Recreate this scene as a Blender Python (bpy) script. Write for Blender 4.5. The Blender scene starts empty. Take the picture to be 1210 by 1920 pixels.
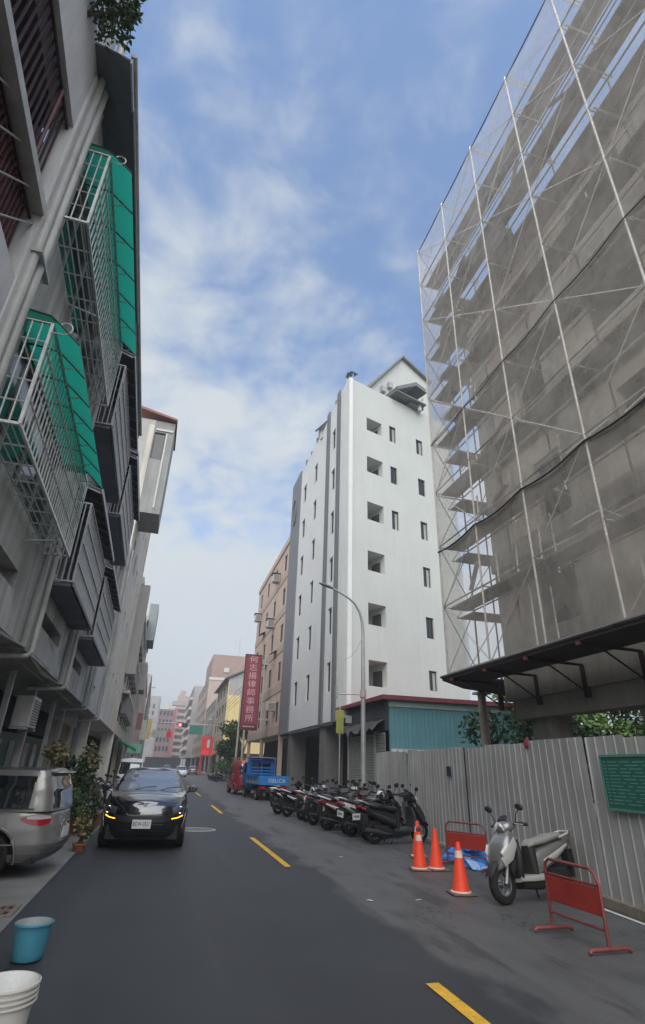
import bpy, bmesh, math, random
from mathutils import Vector, Matrix
random.seed(7)
R_ = math.radians
scn = bpy.context.scene
COL = scn.collection

# ---------------------------------------------------------------- camera
CAMH = 1.75
cd = bpy.data.cameras.new('camera'); cam = bpy.data.objects.new('camera', cd); COL.objects.link(cam)
ROWS = ((0.96366598, 0.141614, 0.22648035), (-0.26547268, 0.4140319, 0.87069044), (0.02953186, -0.89917911, 0.4365831))
m = Matrix.Identity(4)
for r in range(3):
    m[r][0] = ROWS[r][0]; m[r][1] = -ROWS[r][1]; m[r][2] = -ROWS[r][2]
m[2][3] = CAMH
cam.matrix_world = m
cd.sensor_width = 36; cd.sensor_fit = 'AUTO'; cd.lens = 990.49 / 1920 * 36
cd.clip_start = 0.05; cd.clip_end = 6000
scn.camera = cam
# ---------------------------------------------------------------- light
SUN_EL, SUN_AZ = 50, -163          # degrees; azimuth from +Y towards +X
sd = Vector((math.sin(R_(SUN_AZ)) * math.cos(R_(SUN_EL)), math.cos(R_(SUN_AZ)) * math.cos(R_(SUN_EL)), math.sin(R_(SUN_EL))))
sl = bpy.data.lights.new('sun', 'SUN'); sl.energy = 1.5; sl.angle = R_(80); sl.color = (1, .955, .87)
so = bpy.data.objects.new('sun', sl); COL.objects.link(so)
so.rotation_euler = (-sd).to_track_quat('-Z', 'Y').to_euler()
so.location = (-30, -30, 60)
w = bpy.data.worlds.new('World'); scn.world = w; w.use_nodes = True
nt = w.node_tree; N = nt.nodes; Lk = nt.links
for n in list(N): N.remove(n)
def nd(t, **k):
    n = N.new(t)
    for a, b in k.items(): setattr(n, a, b)
    return n
out = nd('ShaderNodeOutputWorld'); bg = nd('ShaderNodeBackground'); bg.inputs[1].default_value = .088
sky = nd('ShaderNodeTexSky', sky_type='NISHITA', sun_disc=False)
sky.sun_elevation = R_(SUN_EL); sky.sun_rotation = R_(SUN_AZ); sky.air_density = 1.0; sky.dust_density = .7; sky.ozone_density = 3.5
tc = nd('ShaderNodeTexCoord'); sep = nd('ShaderNodeSeparateXYZ'); Lk.new(tc.outputs['Generated'], sep.inputs[0])
def mth(op, a, b=None, c=None):
    n = nd('ShaderNodeMath', operation=op)
    for i, v in enumerate((a, b, c)):
        if v is None: continue
        if isinstance(v, (int, float)): n.inputs[i].default_value = v
        else: Lk.new(v, n.inputs[i])
    return n.outputs[0]
zz = mth('MAXIMUM', sep.outputs[2], 0.0)
den = mth('ADD', zz, .22)
cx = mth('DIVIDE', sep.outputs[0], den); cy = mth('DIVIDE', sep.outputs[1], den)
cmb = nd('ShaderNodeCombineXYZ'); Lk.new(cx, cmb.inputs[0]); Lk.new(cy, cmb.inputs[1])
def wnoise(scale, detail, rough, off, dist=0.0, sc=(1, 1, 1), rot=0):
    mp = nd('ShaderNodeMapping'); mp.inputs['Location'].default_value = off; mp.inputs['Scale'].default_value = sc
    mp.inputs['Rotation'].default_value = (0, 0, rot)
    Lk.new(cmb.outputs[0], mp.inputs[0])
    n = nd('ShaderNodeTexNoise'); n.inputs['Scale'].default_value = scale; n.inputs['Detail'].default_value = detail
    n.inputs['Roughness'].default_value = rough; n.inputs['Distortion'].default_value = dist
    Lk.new(mp.outputs[0], n.inputs['Vector']); return n.outputs[0]
n1 = wnoise(1.15, 7, .56, (3.1, 7.4, 0), .35, (1, .8, 1), .5)
n2 = wnoise(6.0, 7, .58, (1.7, 2.2, 0), .3)
den1 = mth('ADD', mth('MULTIPLY', n1, .54), mth('MULTIPLY', n2, .46))
thick = mth('MULTIPLY', mth('SUBTRACT', .70, sep.outputs[2]), .42)     # cloud bank thickens towards the horizon
den2 = mth('ADD', mth('SUBTRACT', den1, mth('MULTIPLY', sep.outputs[0], .10)), mth('MAXIMUM', thick, -.05))
rmp = nd('ShaderNodeValToRGB'); Lk.new(den2, rmp.inputs[0])
e = rmp.color_ramp.elements; e[0].position = .40; e[0].color = (.13, .13, .13, 1); e[1].position = .64; e[1].color = (.95, .95, .95, 1)
rmp.color_ramp.interpolation = 'EASE'
cl = nd('ShaderNodeMix', data_type='RGBA'); cl.inputs[6].default_value = (3.42, 3.58, 3.68, 1); cl.inputs[7].default_value = (2.85, 3.12, 3.28, 1)
Lk.new(wnoise(1.1, 3, .5, (9, 4, 0)), cl.inputs[0])
mx = nd('ShaderNodeMix', data_type='RGBA'); Lk.new(rmp.outputs[0], mx.inputs[0]); tnt = nd('ShaderNodeMix', data_type='RGBA', blend_type='MULTIPLY'); tnt.inputs[0].default_value = 1; tnt.inputs[7].default_value = (.82, 1.0, 1.10, 1); Lk.new(sky.outputs[0], tnt.inputs[6]); Lk.new(tnt.outputs[2], mx.inputs[6]); Lk.new(cl.outputs[2], mx.inputs[7])
Lk.new(mx.outputs[2], bg.inputs[0]); Lk.new(bg.outputs[0], out.inputs[0])
vs = scn.view_settings; vs.view_transform = 'Standard'; vs.look = 'None'; vs.exposure = 1.38; vs.gamma = 1; vs.use_curve_mapping = False
cy_ = scn.cycles; cy_.max_bounces = 7; cy_.diffuse_bounces = 3; cy_.glossy_bounces = 3; cy_.transparent_max_bounces = 24; cy_.transmission_bounces = 3
cy_.use_denoising = True; cy_.caustics_reflective = False; cy_.caustics_refractive = False

# ---------------------------------------------------------------- helpers
class MB:
    def __init__(s): s.v = []; s.f = []; s.m = []
    def face(s, idx, mi=0): s.f.append(tuple(idx)); s.m.append(mi)
    def add(s, vs_, fs, mi=0):
        b = len(s.v); s.v += [tuple(p) for p in vs_]
        for f in fs: s.f.append(tuple(b + i for i in f)); s.m.append(mi)
        return s
    def box(s, x0, x1, y0, y1, z0, z1, mi=0):
        if x0 > x1: x0, x1 = x1, x0
        if y0 > y1: y0, y1 = y1, y0
        if z0 > z1: z0, z1 = z1, z0
        return s.add([(x0,y0,z0),(x1,y0,z0),(x1,y1,z0),(x0,y1,z0),(x0,y0,z1),(x1,y0,z1),(x1,y1,z1),(x0,y1,z1)],
              [(0,3,2,1),(4,5,6,7),(0,1,5,4),(1,2,6,5),(2,3,7,6),(3,0,4,7)], mi)
    def xbox(s, M, sx, sy, sz, mi=0):
        b = MB().box(-sx/2, sx/2, -sy/2, sy/2, -sz/2, sz/2)
        return s.add([M @ Vector(p) for p in b.v], b.f, mi)
    def quad(s, a, b, c, d, mi=0): return s.add([a, b, c, d], [(0, 1, 2, 3)], mi)
    def tube(s, pts, r, n=8, mi=0, caps=True):
        pts = [Vector(p) for p in pts]; rs = r if isinstance(r, (list, tuple)) else [r] * len(pts)
        rings = []; up = None
        for i, p in enumerate(pts):
            t = (pts[min(i+1, len(pts)-1)] - pts[max(i-1, 0)]).normalized()
            if up is None:
                up = Vector((0, 0, 1)) if abs(t.z) < .9 else Vector((1, 0, 0))
            a = t.cross(up).normalized(); b = a.cross(t).normalized(); up = b
            rings.append([p + (a * math.cos(k*2*math.pi/n) + b * math.sin(k*2*math.pi/n)) * rs[i] for k in range(n)])
        vs_ = [q for rg in rings for q in rg]; fs = []
        for i in range(len(pts)-1):
            for k in range(n):
                fs.append((i*n+k, i*n+(k+1) % n, (i+1)*n+(k+1) % n, (i+1)*n+k))
        if caps:
            fs.append(tuple(range(n-1, -1, -1))); fs.append(tuple((len(pts)-1)*n+k for k in range(n)))
        return s.add(vs_, fs, mi)
    def lathe(s, prof, n=24, c=(0,0,0), axis='z', mi=0, closed=False):
        vs_ = []; fs = []; k = len(prof)
        for i in range(n):
            a = 2*math.pi*i/n
            for r, h in prof:
                x, y, z = r*math.cos(a), r*math.sin(a), h
                if axis == 'x': x, y, z = h, r*math.cos(a), r*math.sin(a)
                if axis == 'y': x, y, z = r*math.cos(a), h, -r*math.sin(a)
                vs_.append((x+c[0], y+c[1], z+c[2]))
        for i in range(n):
            j = (i+1) % n
            for q in range(k-1 + (1 if closed else 0)):
                q2 = (q+1) % k
                fs.append((i*k+q, j*k+q, j*k+q2, i*k+q2))
        return s.add(vs_, fs, mi)
    def prism(s, poly, axis, a, b, mi=0):
        """poly: 2D points in the plane normal to axis ('x': (y,z), 'y': (x,z), 'z': (x,y))"""
        def P(u, v, h): return {'x': (h, u, v), 'y': (u, h, v), 'z': (u, v, h)}[axis]
        n = len(poly); vs_ = [P(u, v, a) for u, v in poly] + [P(u, v, b) for u, v in poly]
        fs = [tuple(range(n)), tuple(range(2*n-1, n-1, -1))] + [(i, n+i, n+(i+1) % n, (i+1) % n) for i in range(n)]
        return s.add(vs_, fs, mi)
    def loft(s, secs, n=14, e=2.4, mi=0, caps=True):
        """secs: (center, half_width_vec, half_height_vec) superelliptic rings"""
        vs_ = []; fs = []
        for c, wv, hv in secs:
            c, wv, hv = Vector(c), Vector(wv), Vector(hv)
            for k in range(n):
                a = 2*math.pi*k/n; ca, sa = math.cos(a), math.sin(a)
                vs_.append(c + wv*math.copysign(abs(ca)**(2/e), ca) + hv*math.copysign(abs(sa)**(2/e), sa))
        for i in range(len(secs)-1):
            for k in range(n):
                fs.append((i*n+k, i*n+(k+1) % n, (i+1)*n+(k+1) % n, (i+1)*n+k))
        if caps:
            fs.append(tuple(range(n-1, -1, -1))); fs.append(tuple((len(secs)-1)*n+k for k in range(n)))
        return s.add(vs_, fs, mi)
    def mesh(s, name, mats, org=(0,0,0), smooth=None, fix=True):
        me = bpy.data.meshes.new(name)
        ox, oy, oz = org
        me.from_pydata([(x-ox, y-oy, z-oz) for x, y, z in s.v], [], s.f)
        if not isinstance(mats, (list, tuple)): mats = [mats]
        for mm in mats: me.materials.append(mm)
        if len(mats) > 1: me.polygons.foreach_set('material_index', s.m)
        if fix:
            bm = bmesh.new(); bm.from_mesh(me); bmesh.ops.recalc_face_normals(bm, faces=bm.faces); bm.to_mesh(me); bm.free()
        if smooth:
            me.polygons.foreach_set('use_smooth', [True]*len(me.polygons)); me.set_sharp_from_angle(angle=R_(smooth))
        me.update(); return me

def tag(o, label=None, cat=None, group=None, kind=None):
    if label: o['label'] = label
    if cat: o['category'] = cat
    if group: o['group'] = group
    if kind: o['kind'] = kind
    return o
class Thing:
    def __init__(s, name, label, cat, base=(0,0,0), rz=0, group=None, frame=None):
        """base in frame coordinates; frame=(ox,oy,rz)"""
        s.base = Vector(base); s.o = bpy.data.objects.new(name, None); COL.objects.link(s.o); s.o.empty_display_size = .2
        if frame:
            c, sn = math.cos(frame[2]), math.sin(frame[2])
            s.o.location = (frame[0] + c*base[0] - sn*base[1], frame[1] + sn*base[0] + c*base[1], base[2]); s.o.rotation_euler[2] = frame[2]
        else:
            s.o.location = base; s.o.rotation_euler[2] = rz
        tag(s.o, label, cat, group)
    def part(s, name, mb, mats, parent=None, smooth=None, label=None, kind=None, bevel=0, fix=True):
        me = mb.mesh(name, mats, s.base, smooth, fix)
        o = bpy.data.objects.new(name, me); COL.objects.link(o); o.parent = parent or s.o
        if bevel:
            b = o.modifiers.new('bevel', 'BEVEL'); b.width = bevel; b.segments = 2; b.limit_method = 'ANGLE'; b.angle_limit = R_(35)
        tag(o, label, kind=kind); return o
    def inst(s, name, me, loc=(0,0,0), parent=None, rot=None, scale=None):
        o = bpy.data.objects.new(name, me); COL.objects.link(o); o.parent = parent or s.o
        o.location = Vector(loc) - s.base
        if rot: o.rotation_euler = rot
        if scale: o.scale = scale
        return o
def struct(name, mb, mats, smooth=None, parent=None, fix=True):
    o = bpy.data.objects.new(name, mb.mesh(name, mats, (0,0,0), smooth, fix)); COL.objects.link(o)
    if parent: o.parent = parent
    else: o['kind'] = 'structure'
    return o
def copy_tree(o, parent=None):
    c = o.copy(); COL.objects.link(c); c.parent = parent
    for ch in list(o.children): copy_tree(ch, c)
    return c
def text_mesh(txt, size, mat, extrude=.004, align='CENTER'):
    cu = bpy.data.curves.new('lettering', 'FONT'); cu.body = txt; cu.size = size; cu.extrude = extrude; cu.align_x = align; cu.align_y = 'CENTER'
    cu.resolution_u = 2
    o = bpy.data.objects.new('lettering', cu); COL.objects.link(o)
    bpy.context.view_layer.update()
    me = bpy.data.meshes.new_from_object(o.evaluated_get(bpy.context.evaluated_depsgraph_get()))
    bpy.data.objects.remove(o); me.materials.clear(); me.materials.append(mat); return me

# ---------------------------------------------------------------- materials
def M(name, col, rough=.75, metal=0, var=.12, scale=2.5, fine=.06, fscale=40, streak=0, bump=0, bscale=60, spec=.4, coat=0, emit=None, es=0, tint=None, trans=0):
    mt = bpy.data.materials.new(name); mt.use_nodes = True; t = mt.node_tree; b = t.nodes['Principled BSDF']
    def n_(ty): return t.nodes.new(ty)
    b.inputs['Roughness'].default_value = rough; b.inputs['Metallic'].default_value = metal
    b.inputs['Specular IOR Level'].default_value = spec
    if coat > .95: b.inputs['Coat IOR'].default_value = 1.9
    if coat: b.inputs['Coat Weight'].default_value = coat; b.inputs['Coat Roughness'].default_value = .04
    if emit: b.inputs['Emission Color'].default_value = (*emit, 1); b.inputs['Emission Strength'].default_value = es
    geo = n_('ShaderNodeNewGeometry')
    def noise(sc, det, stretch=(1,1,1), rg=.55):
        mp = n_('ShaderNodeMapping'); mp.inputs['Scale'].default_value = stretch; t.links.new(geo.outputs['Position'], mp.inputs[0])
        q = n_('ShaderNodeTexNoise'); q.inputs['Scale'].default_value = sc; q.inputs['Detail'].default_value = det; q.inputs['Roughness'].default_value = rg
        t.links.new(mp.outputs[0], q.inputs['Vector']); return q.outputs[0]
    def mul(a, bb, op='MULTIPLY'):
        q = n_('ShaderNodeMath'); q.operation = op
        for i, v in enumerate((a, bb)):
            if isinstance(v, (int, float)): q.inputs[i].default_value = v
            else: t.links.new(v, q.inputs[i])
        return q.outputs[0]
    def band(src, amt):      # 1 +- amt
        q = n_('ShaderNodeMapRange'); q.inputs[1].default_value = .28; q.inputs[2].default_value = .72
        q.inputs[3].default_value = 1-amt; q.inputs[4].default_value = 1+amt; t.links.new(src, q.inputs[0]); return q.outputs[0]
    f = None
    if var: f = band(noise(scale, 5), var)
    if fine:
        g = band(noise(fscale, 3), fine); f = mul(f, g) if f else g
    if streak:
        g = band(noise(5, 4, (1, 1, .06)), streak); f = mul(f, g) if f else g
    if f:
        mxn = n_('ShaderNodeMix'); mxn.data_type = 'RGBA'; mxn.blend_type = 'MULTIPLY'; mxn.inputs[0].default_value = 1
        mxn.inputs[6].default_value = (*col, 1); cb = n_('ShaderNodeCombineColor')
        for i in range(3): t.links.new(f, cb.inputs[i])
        t.links.new(cb.outputs[0], mxn.inputs[7]); res = mxn.outputs[2]
        if tint:
            m2 = n_('ShaderNodeMix'); m2.data_type = 'RGBA'; t.links.new(res, m2.inputs[6]); m2.inputs[7].default_value = (*tint[0], 1)
            q = n_('ShaderNodeMapRange'); q.inputs[1].default_value = tint[2]; q.inputs[2].default_value = tint[2] + .15; q.inputs[4].default_value = tint[3]
            t.links.new(noise(tint[1], 6, (1, 1, .5) if streak else (1, 1, 1)), q.inputs[0]); t.links.new(q.outputs[0], m2.inputs[0]); res = m2.outputs[2]
        t.links.new(res, b.inputs['Base Color'])
        rr = n_('ShaderNodeMath'); rr.operation = 'MULTIPLY_ADD'; t.links.new(f, rr.inputs[0]); rr.inputs[1].default_value = .12 * (1 if rough > .3 else .2); rr.inputs[2].default_value = rough - .12 * (1 if rough > .3 else .2)
        t.links.new(rr.outputs[0], b.inputs['Roughness'])
    else: b.inputs['Base Color'].default_value = (*col, 1)
    if bump:
        bp = n_('ShaderNodeBump'); bp.inputs['Strength'].default_value = bump; bp.inputs['Distance'].default_value = .02
        t.links.new(noise(bscale, 5), bp.inputs['Height']); t.links.new(bp.outputs[0], b.inputs['Normal'])
    if trans: b.inputs['Transmission Weight'].default_value = trans
    return mt

def sheer(name, col, opac, var=.12):
    mt = bpy.data.materials.new(name); mt.use_nodes = True; t = mt.node_tree
    for n in list(t.nodes): t.nodes.remove(n)
    o = t.nodes.new('ShaderNodeOutputMaterial'); mxs = t.nodes.new('ShaderNodeMixShader'); tr = t.nodes.new('ShaderNodeBsdfTransparent')
    d = t.nodes.new('ShaderNodeBsdfDiffuse'); d.inputs[0].default_value = (*col, 1)
    tl = t.nodes.new('ShaderNodeBsdfTranslucent'); tl.inputs[0].default_value = (*col, 1)
    m2 = t.nodes.new('ShaderNodeMixShader'); m2.inputs[0].default_value = .35
    t.links.new(d.outputs[0], m2.inputs[1]); t.links.new(tl.outputs[0], m2.inputs[2])
    geo = t.nodes.new('ShaderNodeNewGeometry'); nz = t.nodes.new('ShaderNodeTexNoise'); nz.inputs['Scale'].default_value = 1.1; nz.inputs['Detail'].default_value = 5
    t.links.new(geo.outputs['Position'], nz.inputs['Vector'])
    nz2 = t.nodes.new('ShaderNodeTexNoise'); nz2.inputs['Scale'].default_value = 3.0; nz2.inputs['Detail'].default_value = 6; nz2.inputs['Distortion'].default_value = 1.2
    mp2 = t.nodes.new('ShaderNodeMapping'); mp2.inputs['Rotation'].default_value = (.35, 0, 0); mp2.inputs['Scale'].default_value = (1, .8, .55); t.links.new(geo.outputs['Position'], mp2.inputs[0]); t.links.new(mp2.outputs[0], nz2.inputs['Vector'])
    av = t.nodes.new('ShaderNodeMath'); av.operation = 'ADD'; t.links.new(nz.outputs[0], av.inputs[0]); t.links.new(nz2.outputs[0], av.inputs[1]); hv = t.nodes.new('ShaderNodeMath'); hv.operation = 'MULTIPLY'; hv.inputs[1].default_value = .5; t.links.new(av.outputs[0], hv.inputs[0])
    mr = t.nodes.new('ShaderNodeMapRange'); mr.inputs[1].default_value = .3; mr.inputs[2].default_value = .7; mr.inputs[3].default_value = opac-var; mr.inputs[4].default_value = opac+var
    t.links.new(hv.outputs[0], mr.inputs[0]); t.links.new(mr.outputs[0], mxs.inputs[0])
    t.links.new(tr.outputs[0], mxs.inputs[1]); t.links.new(m2.outputs[0], mxs.inputs[2]); t.links.new(mxs.outputs[0], o.inputs[0])
    return mt
def leafmat(name, col, var=.45):
    mt = M(name, col, .6, 0, var, 1.6, .25, 9, spec=.3); b = mt.node_tree.nodes['Principled BSDF']
    b.inputs['Subsurface Weight'].default_value = 0
    return mt

def add_translucent(mt, col, f):
    t = mt.node_tree; b = t.nodes['Principled BSDF']; o = t.nodes['Material Output']
    tl = t.nodes.new('ShaderNodeBsdfTranslucent'); tl.inputs[0].default_value = (*col, 1); mx_ = t.nodes.new('ShaderNodeMixShader'); mx_.inputs[0].default_value = f
    t.links.new(b.outputs[0], mx_.inputs[1]); t.links.new(tl.outputs[0], mx_.inputs[2]); t.links.new(mx_.outputs[0], o.inputs['Surface']); return mt
def xf(mb, Mx): mb.v = [tuple(Mx @ Vector(p)) for p in mb.v]; return mb
asphalt = M('asphalt_new', (.038,.040,.044), .62, 0, .22, .35, .22, 90, bump=.35, bscale=160, spec=.5)
asphalt_old = None; _ = M('asphalt_old', (.085,.086,.088), .8, 0, .28, .55, .25, 80, bump=.4, bscale=120, tint=((.05,.05,.053), .7, .52, .8))
groundm = M('ground_soil', (.14,.13,.115), .9, 0, .3, .3)
concrete = M('concrete', (.40,.39,.365), .85, 0, .18, 1.2, .1, 30, streak=.12, bump=.15)
concrete_d = M('concrete_dirty', (.47,.465,.44), .85, 0, .22, .9, .1, 25, streak=.3, tint=((.22,.21,.185), .9, .52, .7))
conc_patch = M('concrete_pale_patch', (.46,.46,.45), .85, 0, .12, 2)
gutterm = M('gutter_concrete', (.22,.215,.20), .85, 0, .2, 1.5, .15, 50, bump=.3)
yellowp = M('road_yellow_paint', (.70,.40,.035), .7, 0, .18, 5, .15, 60, tint=((.10,.08,.05), 14, .60, .8))
whitep = M('road_white_paint', (.62,.62,.60), .7, 0, .18, 5, .15, 60)
wallgrey = M('wall_grey_render', (.47,.465,.44), .85, 0, .14, .8, .08, 30, streak=.2, tint=((.22,.215,.20), .5, .55, .6))
wallwhiteish = M('wall_pale_tile', (.62,.61,.60), .6, 0, .1, 1.2, .06, 40, streak=.12)
wallcream = M('wall_cream', (.64,.60,.53), .8, 0, .1, .6, .05, 30, streak=.16, tint=((.40,.37,.31), .4, .58, .5))
wallwhite = M('wall_white_paint', (.59,.61,.57), .7, 0, .045, .4, .02, 20, streak=.03)
wallwhite2 = M('wall_white_mosaic', (.72,.73,.73), .6, 0, .05, .5, .03, 30)
finm = M('fin_grey', (.15,.155,.165), .6, 0, .08, 1)
orangem = M('wall_orange_tile', (.58,.44,.36), .7, 0, .1, .5, .05, 20, streak=.12)
pinkm = M('wall_pink_tile', (.48,.37,.32), .75, 0, .1, .4, .05, 20, streak=.1)
yellowm = M('wall_yellow', (.70,.56,.26), .75, 0, .1, .5, streak=.12)
brownm = M('wall_brown_tile', (.36,.25,.215), .75, 0, .1, .5, streak=.1)
farred = M('wall_far_red', (.26,.19,.19), .75, 0, .1, .3)
fargrey = M('wall_far_grey', (.40,.38,.37), .8, 0, .12, .3, streak=.1)
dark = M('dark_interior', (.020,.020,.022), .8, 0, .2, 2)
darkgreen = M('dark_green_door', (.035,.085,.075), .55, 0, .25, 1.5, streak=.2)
glassd = M('window_glass', (.03,.035,.04), .12, 0, .15, 2, 0, spec=.7)
framed = M('window_frame_dark', (.07,.07,.072), .5, 0, .1, 5)
framew = M('window_frame_pale', (.45,.45,.44), .5, .3, .1, 5)
steelw = M('grille_pale_steel', (.62,.62,.60), .45, .5, .18, 8, .1)
steelg = M('grille_grey_steel', (.42,.43,.45), .5, .3, .15, 8, .1)
canopyd = M('canopy_dark_metal', (.16,.175,.20), .6, .3, .2, 1.5, .1, streak=.15)
rustm = M('red_brown_steel', (.12,.045,.045), .65, .2, .3, 6, .1)
greenpl = add_translucent(M('green_corrugated_plastic', (.035,.34,.25), .45, 0, .12, 2.5, .05, streak=.06), (.03,.50,.36), .6)
pipem = M('pvc_pipe', (.50,.49,.46), .5, 0, .2, 2, .08, streak=.2)
pipeg = M('pipe_grey', (.36,.36,.35), .55, 0, .2, 3)
cablem = M('cable_black', (.03,.03,.03), .6, 0, 0, 1, 0)
cablew = M('cable_grey', (.30,.30,.29), .6, 0, 0, 1, 0)
acm = M('ac_casing', (.58,.57,.53), .55, 0, .12, 5, streak=.1)
LFR = (-2.2, 0, R_(1.43))
def road_material():
    # fresh dark lane asphalt, worn paler asphalt beyond a ragged joint at about x = 3, streaks along the road
    mt = M('asphalt', (.029,.031,.036), .55, 0, .38, .5, .35, 24, bump=.35, bscale=160, spec=.5); t = mt.node_tree; b = t.nodes['Principled BSDF']
    src = b.inputs['Base Color'].links[0].from_socket; geo = t.nodes.new('ShaderNodeNewGeometry'); sp = t.nodes.new('ShaderNodeSeparateXYZ'); t.links.new(geo.outputs['Position'], sp.inputs[0])
    def nz(sc, det, st, rg=.6):
        mp = t.nodes.new('ShaderNodeMapping'); mp.inputs['Scale'].default_value = st; t.links.new(geo.outputs['Position'], mp.inputs[0]); q = t.nodes.new('ShaderNodeTexNoise')
        q.inputs['Scale'].default_value = sc; q.inputs['Detail'].default_value = det; q.inputs['Roughness'].default_value = rg; t.links.new(mp.outputs[0], q.inputs['Vector']); return q.outputs[0]
    def ma(op, a, b2, c=None):
        q = t.nodes.new('ShaderNodeMath'); q.operation = op
        for i, v in enumerate((a, b2, c)):
            if v is None: continue
            if isinstance(v, (int, float)): q.inputs[i].default_value = v
            else: t.links.new(v, q.inputs[i])
        return q.outputs[0]
    def sm(v, a, b2, lo=0, hi=1):
        q = t.nodes.new('ShaderNodeMapRange'); q.interpolation_type = 'SMOOTHSTEP'; q.inputs[1].default_value = a; q.inputs[2].default_value = b2; q.inputs[3].default_value = lo; q.inputs[4].default_value = hi; t.links.new(v, q.inputs[0]); return q.outputs[0]
    def mix(f, a, col):
        q = t.nodes.new('ShaderNodeMix'); q.data_type = 'RGBA'; t.links.new(f, q.inputs[0]); t.links.new(a, q.inputs[6]); q.inputs[7].default_value = (*col, 1); return q.outputs[2]
    xx = ma('ADD', sp.outputs[0], ma('MULTIPLY', ma('SUBTRACT', nz(1.1, 7, (1,.45,1)), .5), 1.7))
    xx = ma('ADD', xx, ma('MULTIPLY', ma('SUBTRACT', nz(.5, 4, (1,.3,1)), .5), 1.6))
    res = mix(ma('MULTIPLY', sm(xx, 2.95, 3.35), sm(nz(2.2, 6, (1,.35,1)), .25, .6, .55, 1)), src, (.105,.104,.104))
    res = mix(ma('MULTIPLY', sm(xx, 3.0, 3.6), sm(nz(1.4, 7, (1.4,.25,1), .65), .52, .66, 0, .75)), res, (.030,.030,.032))
    res = mix(ma('MULTIPLY', sm(nz(.9, 6, (1.6,.12,1)), .56, .72, 0, .5), 1.0), res, (.066,.066,.068))
    res = mix(ma('MULTIPLY', sm(nz(7, 5, (1.5,.4,1), .7), .70, .76, 0, .6), sm(xx, 3.0, 3.4)), res, (.16,.155,.15))
    for xc in (-.55, .95):      # polished wheel tracks in the fresh lane
        res = mix(ma('MULTIPLY', sm(ma('ABSOLUTE', ma('SUBTRACT', sp.outputs[0], xc), 0), .12, .5, .55, 0), sm(nz(.5, 5, (1.5,.1,1)), .35, .65)), res, (.050,.051,.055))
    vo = t.nodes.new('ShaderNodeTexVoronoi'); vo.feature = 'DISTANCE_TO_EDGE'; vo.inputs['Scale'].default_value = .75; mpv = t.nodes.new('ShaderNodeMapping'); mpv.inputs['Scale'].default_value = (1,.6,1)
    wv = t.nodes.new('ShaderNodeVectorMath'); wv.operation = 'ADD'; nn = t.nodes.new('ShaderNodeTexNoise'); nn.inputs['Scale'].default_value = 2.5; t.links.new(geo.outputs['Position'], nn.inputs['Vector']); t.links.new(geo.outputs['Position'], wv.inputs[0]); t.links.new(nn.outputs[1], wv.inputs[1]); t.links.new(wv.outputs[0], mpv.inputs[0]); t.links.new(mpv.outputs[0], vo.inputs['Vector'])
    res = mix(ma('MULTIPLY', sm(vo.outputs[0], .0, .012, .75, 0), ma('MULTIPLY', sm(xx, 3.1, 3.6), sm(nz(.6, 3, (1,1,1)), .5, .56))), res, (.018,.018,.018))
    t.links.new(res, b.inputs['Base Color']); return mt


# ---------------------------------------------------------------- ground, road
g = MB().quad((-1500,-300,-.03),(1500,-300,-.03),(1500,3000,-.03),(-1500,3000,-.03)); struct('ground', g, groundm, fix=False)
road = MB()
road.quad((-1.75,-6,0),(7.2,-6,0),(9.4,24,0),(-2.6,24,0)); road.quad((-2.6,24,0),(9.4,24,0),(9.4,420,0),(-7.5,420,0))
roado = struct('road', road, road_material(), fix=False)
dash = MB().quad((-.065,0,0),(.065,0,0),(.065,4.65,0),(-.065,4.65,0)).mesh('lane_dash', yellowp, fix=False)
for k, y in enumerate((1.3, 12.0, 24.6, 37.2, 49.8, 62.4, 75, 87.6, 100.2)):
    o = bpy.data.objects.new('lane_dash', dash); COL.objects.link(o); o.parent = roado
    o.location = (2.71 - .0035*y, y + (0.02 if k else -.2), .008); o.rotation_euler[2] = R_(.3)
gut = MB().quad((-2.6,-6,.006),(-1.42,-6,.006),(-1.60,60,.006),(-4.0,60,.006)); struct('gutter', gut, gutterm, fix=False)
arc = MB().quad((-12,-6,.012),(-2.55,-6,.012),(-3.9,60,.012),(-14,60,.012)); struct('pavement', arc, concrete, fix=False)
pv = MB().box(9.0, 16, 22.3, 170, -.02, .10); struct('right_pavement', pv, concrete)
# drain grate in the gutter
gr = Thing('drain_grate', 'rusty drain grate in the gutter below the silver van', 'drain', (-1.77, 9.2, .01))
gmb = MB()
for i in range(6):
    gmb.box(-2.1+i*.085, -2.1+i*.085+.045, 8.75, 8.95, .008, .022); gmb.box(-2.1+i*.085, -2.1+i*.085+.045, 9.0, 9.2, .008, .022)
gr.part('slats', gmb, M('rust_iron', (.20,.14,.11), .8, .2, .3, 6))
gr.part('frame', MB().box(-2.16,-1.56,8.66,8.72,.007,.026).box(-2.16,-1.56,9.23,9.29,.007,.026).box(-1.57,-1.51,8.66,9.29,.0075,.0265).box(-2.16,-1.5,8.95,9.0,.0072,.024), M('rust_frame', (.24,.19,.16), .8, .1, .3, 6))
gr.part('pit', MB().quad((-2.12,8.7,.0068),(-1.55,8.7,.0068),(-1.55,9.25,.0068),(-2.12,9.25,.0068)), dark, fix=False)
mh = Thing('manhole_cover', 'round pale manhole cover beside the black car', 'manhole', (1.28, 18.6, 0))
mh.part('lid', MB().lathe([(0,.012),(.46,.012),(.48,.006)], 32, (1.28,18.6,0)), M('manhole_iron', (.20,.20,.195), .7, .3, .2, 8), smooth=40)
mh.part('ring', MB().lathe([(.49,.006),(.50,.014),(.56,.012),(.58,.005)], 32, (1.28,18.6,0)), concrete, smooth=40)

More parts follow.
